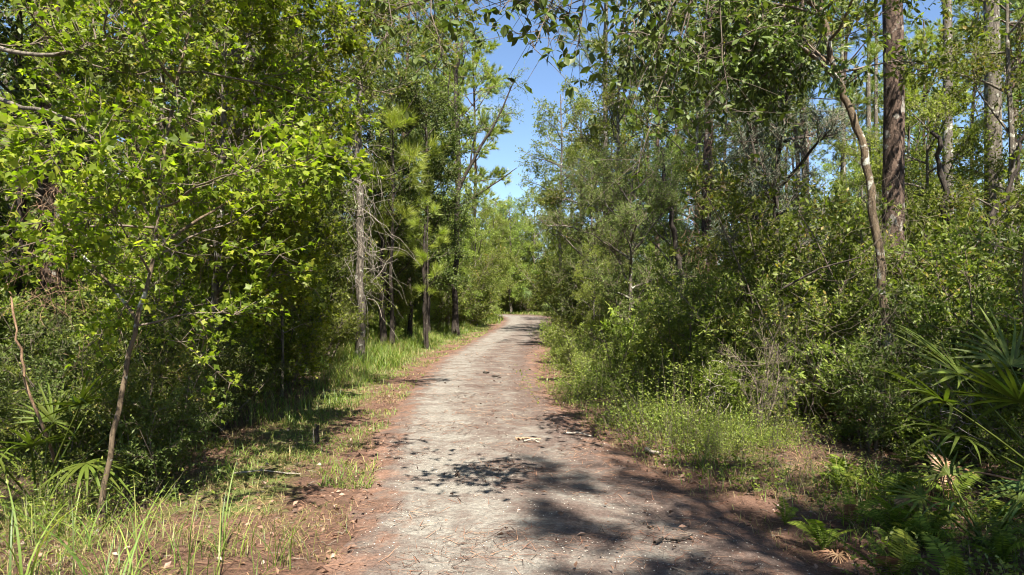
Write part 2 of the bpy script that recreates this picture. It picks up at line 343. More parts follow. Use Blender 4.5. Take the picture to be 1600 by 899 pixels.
a4 = N(t, 'ShaderNodeMath', operation='ADD'); t.links.new(a3.outputs[0], a4.inputs[0]); t.links.new(at_e.outputs['Fac'], a4.inputs[1])
re = ramp(t, [(.06, (.92, .92, .92)), (.42, (0, 0, 0))]); t.links.new(a4.outputs[0], re.inputs[0])
me_ = N(t, 'ShaderNodeMixRGB'); t.links.new(re.outputs[0], me_.inputs[0]); t.links.new(mn.outputs[0], me_.inputs[1]); t.links.new(lit, me_.inputs[2])
p = N(t, 'ShaderNodeBsdfPrincipled', i_Roughness=.95); p.inputs['Specular IOR Level'].default_value = .15; t.links.new(me_.outputs[0], p.inputs['Base Color'])
bp = N(t, 'ShaderNodeBump', i_Strength=.8, i_Distance=.012); t.links.new(n1.outputs['Fac'], bp.inputs['Height'])
b2 = N(t, 'ShaderNodeBump', i_Strength=.5, i_Distance=.006); t.links.new(vo.outputs['Distance'], b2.inputs['Height']); t.links.new(bp.outputs[0], b2.inputs['Normal'])
t.links.new(b2.outputs[0], p.inputs['Normal']); t.links.new(p.outputs[0], o.inputs[0]); M['track'] = m
me = mb.build('dirt_track', M['track'], smooth=True)
for nm, k in (('across', 0), ('edge', 1)):
    at_ = me.attributes.new(nm, 'FLOAT', 'POINT'); at_.data.foreach_set('value', np.array([u[k] for u in uu], np.float32))
prop(mo('dirt_road', me), kind='structure')

m, t, o = newmat('forest_floor'); co = N(t, 'ShaderNodeTexCoord').outputs['Object']
lit, fnz, big = litter_nodes(t, co)
n5 = N(t, 'ShaderNodeTexNoise', i_Scale=.55, i_Detail=5.0, i_Roughness=.6); t.links.new(co, n5.inputs['Vector'])
soil = ramp(t, [(.3, (.035, .026, .018)), (.5, (.085, .06, .04)), (.72, (.17, .125, .09))]); t.links.new(fnz, soil.inputs[0])
at_w = N(t, 'ShaderNodeAttribute', attribute_name='verge')
a5 = N(t, 'ShaderNodeMath', operation='MULTIPLY_ADD'); a5.inputs[1].default_value = .8; a5.inputs[2].default_value = -.4; t.links.new(n5.outputs['Fac'], a5.inputs[0])
a6 = N(t, 'ShaderNodeMath', operation='ADD', use_clamp=True); t.links.new(a5.outputs[0], a6.inputs[0]); t.links.new(at_w.outputs['Fac'], a6.inputs[1])
mm = N(t, 'ShaderNodeMixRGB'); t.links.new(a6.outputs[0], mm.inputs[0]); t.links.new(soil.outputs[0], mm.inputs[1]); t.links.new(lit, mm.inputs[2])
# moss and seedlings in the verge
n6 = N(t, 'ShaderNodeTexNoise', i_Scale=4.0, i_Detail=7.0, i_Roughness=.75); t.links.new(co, n6.inputs['Vector'])
at_g = N(t, 'ShaderNodeAttribute', attribute_name='green')
a7 = N(t, 'ShaderNodeMath', operation='MULTIPLY'); t.links.new(n6.outputs['Fac'], a7.inputs[0]); t.links.new(at_g.outputs['Fac'], a7.inputs[1])
r7 = ramp(t, [(.42, (0, 0, 0)), (.62, (.8, .8, .8))]); t.links.new(a7.outputs[0], r7.inputs[0])
m7 = N(t, 'ShaderNodeMixRGB'); m7.inputs[2].default_value = (.12, .17, .04, 1); t.links.new(r7.outputs[0], m7.inputs[0]); t.links.new(mm.outputs[0], m7.inputs[1])
p = N(t, 'ShaderNodeBsdfPrincipled', i_Roughness=.95); p.inputs['Specular IOR Level'].default_value = .15; t.links.new(m7.outputs[0], p.inputs['Base Color'])
bp = N(t, 'ShaderNodeBump', i_Strength=1.0, i_Distance=.03); t.links.new(fnz, bp.inputs['Height']); t.links.new(bp.outputs[0], p.inputs['Normal'])
t.links.new(p.outputs[0], o.inputs[0]); M['floor'] = m
xs = np.unique(np.concatenate([np.arange(-14, 14.01, .22), -14-np.geomspace(.6, 400, 26), 14+np.geomspace(.6, 400, 26)]))
ys = np.unique(np.concatenate([np.arange(-6, 30, .25), np.arange(30, 64, .8), 64+np.geomspace(1, 500, 18), -6-np.geomspace(1, 120, 10)]))
v = []; vg = []; gr = []
for y in ys:
    l, r = edges(y)
    for x in xs:
        z = gz(x, y) if abs(x) < 30 and y < 70 else .1
        v.append((x, y, z-.012)); o_ = max(l-x, x-r, 0)
        wl = 2.6 if x < 0 else 1.9
        k = (1-min(max((o_-wl*.6)/(wl*.7), 0), 1))*min(max((48-y)/12, 0), 1); vg.append(k)
        gr.append((1.15 if x < 0 else 1.0)*math.exp(-((o_-1.1)/.9)**2) if y > 5 else .8*math.exp(-((o_-1.5)/.7)**2))
nx = len(xs); f = [(j*nx+i, j*nx+i+1, (j+1)*nx+i+1, (j+1)*nx+i) for j in range(len(ys)-1) for i in range(nx-1)]
mb = MB(); mb.add(v, f); me = mb.build('forest_floor', M['floor'], smooth=True)
for nm, d in (('verge', vg), ('green', gr)):
    a_ = me.attributes.new(nm, 'FLOAT', 'POINT'); a_.data.foreach_set('value', np.array(d, np.float32))
prop(mo('ground', me), kind='structure')

# ------------------------------------------------------------------ litter, needles, grit (stuff)
def rough_z(P): return np.array([gz(x, y) if 1 else 0 for x, y in P])
def on_road(x, y):
    l, r = edges(y); return (x > l) & (x < r)
def scatter(rs, n, x0, x1, y0, y1, pw=1.0):
    y = y0+(y1-y0)*rs.uniform(0, 1, n)**pw; x = rs.uniform(x0, x1, n)
    return x, y
def flat_z(x, y):
    l, r = edges(y); q = (x-l)/(r-l); e = np.minimum(x-l, r-x)
    z = .012-.018*(np.exp(-((q-.24)/.1)**2)+np.exp(-((q-.76)/.1)**2))+.02*np.sin(np.pi*np.clip(q, 0, 1))-np.clip(.12-e, 0, 9)*.09
    g = np.array([gz(a, b) for a, b in zip(x, y)])-.012
    return np.maximum(np.where(e > -.45, z, -1), g)
rs = np.random.RandomState(3)
mb = MB()
x, y = scatter(rs, 115000, -6, 6.5, 2.6, 24, 2.0)
dn = np.array([mnoise.noise((a*1.0+.4*b, b*1.8, 2)) for a, b in zip(x, y)])
l, r = edges(y); q = (x-l)/(r-l); inr = (q > 0) & (q < 1)
keep = np.where(inr, rs.uniform(0, 1, len(x)) < np.clip(.26+dn*1.7+(q > .6)*.22+(np.abs(q-.5) < .12)*.12-(q<.35)*.1, .03, .95), rs.uniform(0, 1, len(x)) < .75)
x, y = x[keep], y[keep]; z = flat_z(x, y)+rs.uniform(.003, .014, len(x))
an = rs.normal(.2, 1.0, len(x)); D = np.stack([np.cos(an), np.sin(an), rs.normal(0, .05, len(x))], 1)
stamp(mb, T_NEED, np.stack([x, y, z], 1), D, np.tile([0, 0, 1.], (len(x), 1)), .20*rs.uniform(.3, 1.1, len(x)), 0, rs.uniform(.4, 1.2, len(x))*(.45+.16*y))
mo('fallen_pine_needles', mb.build('fallen_pine_needles', M['needlelitter']), kind='stuff')
mb = MB()
x, y = scatter(rs, 26000, -7, 7.5, 2.6, 20, 1.7); l, r = edges(y); o_ = np.maximum(l-x, x-r)
keep = rs.uniform(0, 1, len(x)) < np.where(o_ < 0, np.where(x > (l+r)/2, .10, .035), .6); x, y = x[keep], y[keep]
z = flat_z(x, y)+rs.uniform(.002, .03, len(x))
nn = norm(rs.normal(size=(len(x), 3))*.5+[0, 0, 1]); D = norm(rs.normal(size=(len(x), 3))*[1, 1, .3])
stamp(mb, (T_DIA[0]*[1,1,2.6], T_DIA[1]), np.stack([x, y, z], 1), D, nn, .048*rs.uniform(.4, 1.3, len(x)), 0, 1.2)
mo('fallen_leaves', mb.build('fallen_leaves', M['leaflitter']), kind='stuff')
# pebbles
mb = MB(); x, y = scatter(rs, 9000, -1.9, 2.1, 2.6, 14, 1.8); k = on_road(x, y); x, y = x[k], y[k]; z = flat_z(x, y)+.001
s = .0042*rs.uniform(.5, 1.8, len(x)); oc = np.array([[1, 0, 0], [0, 1, 0], [-1, 0, 0], [0, -1, 0], [0, 0, .7]])
V = np.stack([x, y, z], 1)[:, None]+s[:, None, None]*oc[None]*rs.uniform(.6, 1.3, (len(x), 5, 1))
F = np.array([[0, 1, 4], [1, 2, 4], [2, 3, 4], [3, 0, 4]])[None]+(np.arange(len(x))*5)[:, None, None]
mb.add(V, F.reshape(-1, 3))
m, t, o = newmat('limestone_grit'); g = N(t, 'ShaderNodeNewGeometry'); rp = ramp(t, [(0, (.15, .13, .11)), (.6, (.3, .27, .23)), (1, (.42, .39, .34))]); t.links.new(g.outputs['Random Per Island'], rp.inputs[0])
p = N(t, 'ShaderNodeBsdfPrincipled', i_Roughness=.9); t.links.new(rp.outputs[0], p.inputs['Base Color']); t.links.new(p.outputs[0], o.inputs[0])
mo('gravel', mb.build('gravel', m), kind='stuff')

# ------------------------------------------------------------------ grasses (stuff) 
def blades(mb, rs, x, y, h, wdt, lean=.35, mi=0, z=None, seg=3):
    n = len(x); z = flat_z(x, y) if z is None else z
    P = np.stack([x, y, z-.01], 1); a = rs.uniform(0, 2*np.pi, n); out = np.stack([np.cos(a), np.sin(a), np.zeros(n)], 1)
    sd = np.stack([-np.sin(a), np.cos(a), np.zeros(n)], 1); L = lean*rs.uniform(.3, 1.6, n)[:, None]
    H = (h*np.ones(n))[:, None]; W = (wdt*np.ones(n))[:, None]
    rows = []
    for k in range(seg+1):
        tt = k/seg; c = P+H*np.array([0, 0, 1])*(tt-.35*L*tt**2.2)+out*H*L*tt**1.8
        if k < seg: w_ = W*(1-tt**2*.8)*.5; rows += [c-sd*w_, c+sd*w_]
        else: rows += [c]
    V = np.stack(rows, 1); F = []
    for k in range(seg-1): F += [[2*k, 2*k+1, 2*k+3], [2*k, 2*k+3, 2*k+2]]
    F += [[2*seg-2, 2*seg-1, 2*seg]]
    F = np.array(F)[None]+(np.arange(n)*(2*seg+1))[:, None, None]; mb.add(V, F.reshape(-1, 3), mi)
rs = np.random.RandomState(5)
# left strip between road and wood
mb = MB(); n = 42000
y = 8.5+41*rs.uniform(0, 1, n)**1.5; l, r = edges(y); o_ = np.abs(rs.normal(0, 1, n)); o_ = .25+rs.uniform(0, 1, n)**.8*(np.interp(y, [8, 12, 20, 40], [2.6, 2.5, 2.4, 1.8]))
x = l-o_; dens = np.array([mnoise.noise((a*.9, b*.6, 5)) for a, b in zip(x, y)])
pr = np.clip((o_-.35)/.9, .08, 1)*np.clip((y-9)/5.5, .12, 1); k = rs.uniform(0, 1, n) < pr*np.clip(.5+dens*1.8, .05, 1); x, y, o_, dn = x[k], y[k], o_[k], dens[k]
h = np.clip(.06+.20*(o_-.3), .04, .5)*(.8+.8*np.clip(dn+.3, 0, 1))*rs.uniform(.5, 1.3, len(x))
dry = rs.uniform(0, 1, len(x)) < .16
blades(mb, rs, x[~dry], y[~dry], h[~dry], .006+.0003*y[~dry], .75); blades(mb, rs, x[dry], y[dry], h[dry]*1.1, .005+.0003*y[dry], .9, 1)
n = 14000; y = 6+30*rs.uniform(0, 1, n)**1.4; l, r = edges(y); x = l-.02-1.5*rs.uniform(0, 1, n); dens = np.array([mnoise.noise((a*1.7, b*1.1, 35)) for a, b in zip(x, y)]); k = dens > -.05; x, y = x[k], y[k]
blades(mb, rs, x, y, rs.uniform(.03, .13, len(x)), .006+.0003*y, 1.1, seg=2)
mo('grass', mb.build('verge_grass_left', [M['grass'], M['drygrass']]), kind='stuff')
# right edge low grass
mb = MB(); n = 22000; y = 4.5+40*rs.uniform(0, 1, n)**1.6; l, r = edges(y); o_ = .1+1.5*rs.uniform(0, 1, n)**.9; x = r+o_
dens = np.array([mnoise.noise((a*1.1, b*.7, 9)) for a, b in zip(x, y)]); k = rs.uniform(0, 1, n) < np.clip(.35+dens*1.5, .03, 1)*np.clip((o_-.05)/.5, .05, 1)*np.clip((y-4)/5, .2, 1)
x, y, o_ = x[k], y[k], o_[k]; blades(mb, rs, x, y, np.clip(.05+.16*o_, .04, .32)*rs.uniform(.5, 1.4, len(x)), .006+.0003*y, .55)
mo('grass', mb.build('verge_grass_right', M['grass']), kind='stuff')
# thin low sprouts in the red litter of the left verge and by the right edge
mb = MB(); n = 26000; y = 3.2+9*rs.uniform(0, 1, n); l, r = edges(y); sdn = rs.uniform(0, 1, n) < .7; o_ = .1+2.6*rs.uniform(0, 1, n)
x = np.where(sdn, l-o_, r+o_*.6); dens = np.array([mnoise.noise((a*1.6, b*1.6, 15)) for a, b in zip(x, y)]); k = dens > -.02; x, y = x[k], y[k]
blades(mb, rs, x, y, rs.uniform(.02, .1, len(x)), .005, .9, seg=2)
mo('dry_grass', mb.build('dry_sprouts', M['drygrass']), kind='stuff')
# low leafy herbs (ground cover)
def herbs(mb, rs, x, y, h, leaf, nl=9, mi=1):
    n = len(x); z = flat_z(x, y); P = np.stack([x, y, z], 1); d = norm(rs.normal(size=(n, 3))*.35+[0, 0, 1]); H = h*rs.uniform(.4, 1.2, n)
    E = P+d*H[:, None]; s_ = norm(np.cross(d, unit(rs, n)))*.003
    V = np.stack([P-s_, P+s_, E], 1); mb.add(V, (np.arange(n)*3)[:, None]+np.arange(3), 0)
    t_ = rs.uniform(.2, 1.05, (n, nl)); Q = (P[:, None]+d[:, None]*(H[:, None]*t_)[..., None]).reshape(-1, 3)
    dl = norm(unit(rs, len(Q))*[1, 1, .5]+[0, 0, .25]); nn = norm(unit(rs, len(Q))*.6+[0, 0, 1]); stamp(mb, T_DIA, Q, dl, nn, leaf*rs.uniform(.6, 1.3, len(Q)), mi, 1.3)
mb = MB(); n = 15000; y = 3.3+36*rs.uniform(0, 1, n)**1.6; l, r = edges(y); side = rs.uniform(0, 1, n) < .45
o_ = np.where(side, rs.uniform(1.8, 5.5, n), .15+rs.uniform(0, 1, n)**.8*3.4); x = np.where(side, l-o_, r+o_)
dens = np.array([mnoise.noise((a*.8, b*.8, 25)) for a, b in zip(x, y)]); k = (dens > -.1) & ~((side) & (y < 10.5) & (o_ < 3.2)); x, y = x[k], y[k]
herbs(mb, rs, x, y, .22, .034)
mo('ground_cover', mb.build('leafy_ground_cover', [M['twig'], M['shrub']]), kind='stuff')

# thatch of thin bent blades, green and straw-coloured, at the lower left and along the bank at right
mb = MB(); rs = np.random.RandomState(19); n = 17000; y = 3.3+6*rs.uniform(0, 1, n)**1.2; l, r = edges(y); sd_ = rs.uniform(0, 1, n) < .75
x = np.where(sd_, l-.5-3.6*rs.uniform(0, 1, n)**.8, r+.5+1.6*rs.uniform(0, 1, n)); dens = np.array([mnoise.noise((a*1.3, b*1.3, 55)) for a, b in zip(x, y)])
k = rs.uniform(0, 1, n) < np.clip(.35+dens*2.0, .02, 1)*np.where(sd_, np.clip((l-x-.4)/1.2, .1, 1), .5); x, y = x[k], y[k]; dry = rs.uniform(0, 1, len(x)) < .4
hh = rs.uniform(.05, .26, len(x)); blades(mb, rs, x[~dry], y[~dry], hh[~dry], .005, 1.0); blades(mb, rs, x[dry], y[dry], hh[dry], .004, 1.5, 1)
mo('grass', mb.build('thatch', [M['grass'], M['drygrass']]), kind='stuff')
# weeds: soft upright leafy stems along the right verge, and a few on the left
def weed_mesh(seed, n, h, spread, leaf, mat, nl=16):
    rs = np.random.RandomState(seed); mb = MB(); x = rs.normal(0, spread, n); y = rs.normal(0, spread, n); P = np.stack([x, y, 0*x-.02], 1)
    d = norm(np.stack([x*.8, y*.8, 0*x], 1)+rs.normal(size=(n, 3))*.22+[0, 0, 1]); H = h*rs.uniform(.35, 1.15, n); E = P+d*H[:, None]
    s_ = norm(np.cross(d, unit(rs, n)))*.003; mb.add(np.stack([P-s_, P+s_, E], 1), (np.arange(n)*3)[:, None]+np.arange(3), 0)
    t_ = rs.uniform(.1, 1.03, (n, nl)); Q = (P[:, None]+d[:, None]*(H[:, None]*t_)[..., None]).reshape(-1, 3)+rs.normal(size=(n*nl, 3))*.03
    stamp(mb, T_DIA, Q, norm(unit(rs, len(Q))*[1, 1, .6]+[0, 0, .35]), norm(unit(rs, len(Q))*.8+[0, 0, 1]), leaf*rs.uniform(.5, 1.3, len(Q)), 1, .9)
    return mb.build('weed_patch', [M['twig'], mat])
WEED_I = lambda o: [m_.name for m_ in WEED].index(o.data.name)
WEED = [weed_mesh(1, 60, .75, .3, .035, M['bright']), weed_mesh(2, 70, .55, .32, .04, M['shrub']), weed_mesh(3, 50, .9, .28, .03, M['bright']), weed_mesh(4, 60, .4, .35, .045, M['shrub'])]
# bits of twig
rs = np.random.RandomState(8); mb = MB(); x, y = scatter(rs, 5200, -6, 6.5, 2.8, 18, 1.7); l, r = edges(y); q = (x-l)/(r-l)
k = rs.uniform(0, 1, len(x)) < np.where((q > 0) & (q < .55), .12, np.where((q >= .55) & (q < 1), .4, .8)); x, y = x[k], y[k]; z = flat_z(x, y)+.004
an = rs.uniform(0, 6.3, len(x)); L = .09*rs.uniform(.3, 1.6, len(x)); D = np.stack([np.cos(an), np.sin(an), rs.normal(0, .07, len(x))], 1); sd_ = np.stack([-np.sin(an), np.cos(an), 0*an], 1)
rr = (.0028*rs.uniform(.5, 1.6, len(x)))[:, None]; P = np.stack([x, y, z], 1); mid = P+D*L[:, None]*.5+sd_*rs.normal(0, .008, (len(x), 1))+[0, 0, .004]; E = P+D*L[:, None]; up_ = np.array([0, 0, 1.])
V = np.stack([P-sd_*rr, P+sd_*rr, P+up_*rr*1.6, mid-sd_*rr, mid+sd_*rr, mid+up_*rr*1.6, E], 1)
F = np.array([[0, 3, 5], [0, 5, 2], [1, 2, 5], [1, 5, 4], [3, 6, 5], [4, 5, 6]])[None]+(np.arange(len(x))*7)[:, None, None]; mb.add(V, F.reshape(-1, 3))
mo('fallen_twigs', mb.build('fallen_twigs', M['twig']), kind='stuff')

mb = MB(); rs = np.random.RandomState(14); n = 14000; x = rs.uniform(-9, 8, n); y = rs.uniform(38, 63, n); l, r = edges(y)
k = ((y < 50) & ((x < l-.1) | (x > r+.2))) | ((y >= 50) & (np.hypot(x+7, y-50) > 9.9)) | ((y >= 50) & (np.hypot(x+7, y-50) < 6.0)); x, y = x[k], y[k]
blades(mb, rs, x, y, rs.uniform(.1, .4, len(x)), .03, .7, z=np.zeros(len(x))+.02, seg=2); mo('grass', mb.build('bend_grass', M['grass']), kind='stuff')

# ------------------------------------------------------------------ plant prototypes (meshes shared by copies)
def straight(rs, h, lean=(0, 0), n=14, wob=.03, start=(0, 0, 0)):
    z = np.linspace(0, 1, n); p = np.stack([start[0]+lean[0]*z+wob*np.cumsum(rs.normal(size=n))*h/n, start[1]+lean[1]*z+wob*np.cumsum(rs.normal(size=n))*h/n, start[2]+h*z], 1)
    p[0, :2] = start[:2]; p[0, 2] = start[2]-.12
    return p
def tree_meshes(seed, h, r0, crownkw, bark, leafm, lean=(0, 0), wob=.05, rtop=.25):
    rs = np.random.RandomState(seed); tr = straight(rs, h, lean, wob=wob)
    wmb = MB(); t = np.linspace(0, 1, len(tr)); rad = r0*(1-(1-rtop)*t); rad[0] *= 1.5; rad[1] *= 1.1
    tube(wmb, tr, rad, 9, 0, .07, rs)
    mb = crown(rs, tr, wmb=wmb, **crownkw)
    return [('trunk', wmb.build('tree_trunk', bark, True), None), ('crown', mb.build('tree_crown', [M['twig'], leafm]), 'stuff')]
PR = {}
for i in range(3):
    PR['oak%d' % i] = tree_meshes(20+i, 9.5, .11, dict(zr=(.9, 9.3), nl=23, limbL=2.4, subs=9, subL=.95, ntw=4, twL=.42, nleaf=11, leaf=.085, flat=.5), M['greybark'], M['oak'])
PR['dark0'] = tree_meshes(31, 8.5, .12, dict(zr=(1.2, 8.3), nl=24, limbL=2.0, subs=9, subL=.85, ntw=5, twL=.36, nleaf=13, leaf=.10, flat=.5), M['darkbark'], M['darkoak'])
PR['bright0'] = tree_meshes(33, 7.5, .08, dict(zr=(.5, 7.2), nl=24, limbL=1.8, subs=8, subL=.8, ntw=5, twL=.36, nleaf=11, leaf=.085, flat=.45), M['greybark'], M['bright'])
PR['bright1'] = tree_meshes(34, 11, .1, dict(zr=(2.5, 10.7), nl=20, limbL=2.4, subs=8, subL=.9, ntw=4, twL=.4, nleaf=10, leaf=.095, flat=.45), M['greybark'], M['bright'])
PR['fine0'] = tree_meshes(36, 5.0, .06, dict(zr=(.5, 4.8), nl=24, limbL=1.5, subs=9, subL=.7, ntw=5, twL=.3, nleaf=14, leaf=.042, flat=.35), M['greybark'], M['fine'])
PR['grey0'] = tree_meshes(37, 4.6, .06, dict(zr=(.8, 4.4), nl=20, limbL=1.1, subs=8, subL=.5, ntw=4, twL=.25, nleaf=20, leaf=.04, flat=.2, ws=.5), M['darkbark'], M['grey'])
for i in range(2):
    PR['pine%d' % i] = tree_meshes(40+i, 19, .15, dict(zr=(9.5 if i else 7.5, 18.6), nl=24, limbL=2.5, elev=(5, 45), subs=6, subL=.8, ntw=2, twL=.3, kind='pine', needles=28, needleL=.3, wmul=2.8, lr=.045, tw0=.4), M['pinebark'], M['pine'], rtop=.3)
PR['ypine0'] = tree_meshes(43, 14, .12, dict(zr=(5, 13.7), nl=24, limbL=2.3, elev=(5, 45), subs=6, subL=.8, ntw=2, twL=.3, kind='pine', needles=40, needleL=.3, wmul=2.6, lr=.04, tw0=.35), M['pinebark'], M['ypine'], rtop=.3)
PR['ypine1'] = tree_meshes(44, 6.0, .06, dict(zr=(2.0, 5.9), nl=11, limbL=.9, elev=(10, 50), subs=4, subL=.4, ntw=1, twL=.15, kind='pine', needles=34, needleL=.36, wmul=1.1, lr=.02, tw0=.7), M['darkbark'], M['ypine'], rtop=.3)
def shrub_meshes(seed, h, rad, leafm, leaf, nst=6, nl=5, tmpl=T_DIA, nleaf=9, ntw=4, flat=.5, ws=1.0, subs=5):
    rs = np.random.RandomState(seed); wmb = MB(); mb = MB(); S0 = []; SD = []
    for k in range(nst):
        a = rs.uniform(0, 2*np.pi); e = rs.uniform(.15, .75); L = h*rs.uniform(.7, 1.1)
        p = walk(rs, (.12*math.cos(a)*rad, .12*math.sin(a)*rad, -.05), (math.cos(a)*e*rad/h*1.6, math.sin(a)*e*rad/h*1.6, 1), L, 7, .12, .02)
        tube(wmb, p, np.linspace(.016, .004, 8)*(h/1.6)**.5, 5)
        q, qd = at_path(p, np.sort(rs.uniform(.08, 1, nl*2)))
        for j in range(len(q)):
            d = norm(qd[j]*.5+unit(rs, 1)[0]*[1, 1, .5]); sp = walk(rs, q[j], d, h*.3*rs.uniform(.5, 1.2), 4, .2, .03)
            tube(mb, sp, np.linspace(.005, .002, 5), 3, 0); a_, b_ = at_path(sp, np.linspace(.2, 1, subs)); S0.append(a_); SD.append(b_)
    twigs_and_leaves(mb, rs, np.concatenate(S0), np.concatenate(SD), ntw, .17*h**.5, nleaf, leaf, tmpl, .9, flat, 0, ws=ws, thick=.0025)
    return [('stem', wmb.build('shrub_stem', M['twig'], True), 'stuff'), ('foliage', mb.build('shrub_foliage', [M['twig'], leafm]), 'stuff')]
PR['shrub0'] = shrub_meshes(50, 1.7, 1.0, M['shrub'], .055)
PR['shrub1'] = shrub_meshes(51, 1.3, .9, M['bright'], .045)
PR['shrub2'] = shrub_meshes(52, 1.8, 1.0, M['darkoak'], .06)
PR['shrub3'] = shrub_meshes(53, 1.5, .9, M['fine'], .032, nleaf=12)
PR['shrub4'] = shrub_meshes(54, .8, 1.1, M['shrub'], .035, nst=6, nl=2, subs=3)
PR['shrub5'] = shrub_meshes(55, 2.4, 1.1, M['oak'], .065, nl=7)

PR['shrub6'] = shrub_meshes(56, 1.6, 1.0, M['bright'], .12, tmpl=T_OVAL, nst=7, nl=4, nleaf=5, ntw=2, flat=.75)
PR['dead0'] = [(a, b, c) for a, b, c in shrub_meshes(57, 1.9, 1.0, M['shrub'], .03, nst=5, nl=5, nleaf=2, ntw=3)]
LOOK = {'shrub6': 'bright big-leaf', 'dead0': 'bare grey', 'oak0': 'spreading green', 'oak1': 'rounded green', 'oak2': 'loose-crowned green', 'dark0': 'dark dense', 'bright0': 'bright green', 'bright1': 'tall bright green', 'fine0': 'grey-green small-leaved',
        'pine0': 'low-crowned', 'pine1': 'high-crowned', 'shrub0': 'mid-green', 'shrub1': 'bright small-leaf', 'shrub2': 'dark glossy', 'shrub3': 'grey fine-leaved', 'shrub4': 'low sprawling', 'shrub5': 'tall loose'}
def where_label(what, x, y, both=False):
    px = 800+FPX*x/max(y, 1); far = 'near the ferns' if y < 8 and x > 0 else 'near the lichened sapling' if y < 8 else 'by the black stump' if y < 12 else 'by the vine-draped trunk' if y < 18 else \
        'by the dark oaks' if y < 28 else 'along its far half' if y < 48 else 'beyond its bend'
    where = '%s the road %s' % ('left of' if px < 790 else 'right of' if px > 865 else 'in line with', far)
    lab = '%s %s' % (what, where)
    return (lab, (what[:-5]+'patches '+where if what.endswith('patch') else what[:-4]+'bushes '+where if what.endswith('bush') else '%ss %s' % (what, where))) if both else lab
def plant(proto, name, label, cat, x, y, rz=None, sc=1, group=None, zoff=0):
    if group:     # say which kind it is and how far along the road it stands
        label, group = where_label('%s %s' % (LOOK[proto], name.replace('_', ' ')), x, y, True)
    rz = rnd.uniform(0, 6.28) if rz is None else rz
    o = thing(name, label, cat, (x, y, gz(x, y)+zoff), rz, sc, group)
    return parts(o, PR[proto])

# ------------------------------------------------------------------ special trees
def custom_tree(name, label, seed, paths, bark, crownspecs, cat='tree', leafm=None):
    """paths: list of (points, r0, r1): the first is the trunk, the others branches, in world coordinates"""
    rs = np.random.RandomState(seed); base = np.array(paths[0][0][0], float)
    base[2] = gz(base[0], base[1]); root = thing(name, label, cat, base)
    P2 = []
    for i, (pts, r0, r1) in enumerate(paths):
        pts = np.array(pts, float)
        n = 5*(len(pts)-1)+1; t = np.linspace(0, len(pts)-1, n); k = np.minimum(t.astype(int), len(pts)-2); f = (t-k)[:, None]
        pm = np.concatenate([[2*pts[0]-pts[1]], pts, [2*pts[-1]-pts[-2]]])
        a, b, c, d = pm[k], pm[k+1], pm[k+2], pm[k+3]
        q = .5*((2*b)+(-a+c)*f+(2*a-5*b+4*c-d)*f**2+(-a+3*b-3*c+d)*f**3)
        q[1:-1] += rs.normal(size=(n-2, 3))*r0*.22
        wmb = MB(); rad = np.linspace(r0, r1, n)
        if i == 0: rad[0] *= 1.5; rad[1] *= 1.15
        tube(wmb, q-base, rad, 9, 0, .08, rs); P2.append(q-base)
        mo('trunk' if i == 0 else 'branch', wmb.build('custom_wood', bark, True), root)
    for cs in crownspecs:
        cs = dict(cs); pi = cs.pop('path', 0); lm = cs.pop('mat', leafm); wm = MB()
        pth = P2[pi]
        if cs.pop('along', False):        # foliage along a branch path
            nS = cs.pop('n'); a_, b_ = at_path(pth, np.sort(rs.uniform(cs.pop('t0', .2), 1, nS)))
            mb = MB(); S0 = []; SD = []
            for j in range(nS):
                d = norm(b_[j]*.5+unit(rs, 1)[0]*[1, 1, .7]+np.array([0, 0, cs.get('bias', 0)])); sp = walk(rs, a_[j], d, cs['subL']*rs.uniform(.5, 1.2), 5, .2, cs.get('bias', 0)*.2)
                tube(mb, sp, np.linspace(.009, .003, 6), 4, 0); u, v_ = at_path(sp, np.array([.3, .5, .7, .85, 1.0])); S0.append(u); SD.append(v_)
            twigs_and_leaves(mb, rs, np.concatenate(S0), np.concatenate(SD), cs['ntw'], cs['twL'], cs['nleaf'], cs['leaf'], cs['tmpl'], .9, cs.get('flat', .6), cs.get('droop', 0), ws=cs.get('ws', 1))
        else:
            mb = crown(rs, pth, wmb=None, **cs)
        mo('crown', mb.build('custom_crown', [M['twig'], lm]), root, kind='stuff')
    return root

def W(px, py, d): return (at(px, d), d, zat(py, d))
def G(px, py=None, d=None):
    d = d if d is not None else CAMH*FPX/(py-HOR)
    return (at(px, d), d, 0)

# near left: sweetgum sapling with the lichened stem
custom_tree('sweetgum_sapling', 'slim leaning sapling with white lichen patches low on its stem, at bottom left', 60,
            [([G(155, 838), W(185, 640, 4.9), W(215, 500, 5.0), W(240, 390, 5.2), W(262, 200, 5.5), W(300, 0, 5.9), W(330, -220, 6.3)], .020, .010),
             ([W(215, 500, 5.0), W(150, 420, 5.4), W(60, 330, 5.7)], .014, .006),
             ([W(240, 390, 5.2), W(330, 330, 5.8), W(420, 280, 6.4)], .014, .006)],
            M['lichenbark'],
            [dict(path=0, zr=(1.35, 6.2), nl=26, limbL=1.5, elev=(-10, 30), subs=8, subL=.6, ntw=4, twL=.28, nleaf=7, leaf=.068, tmpl=T_STAR2, flat=.6, droop=.05, mat=M['maple'], lr=.012)])
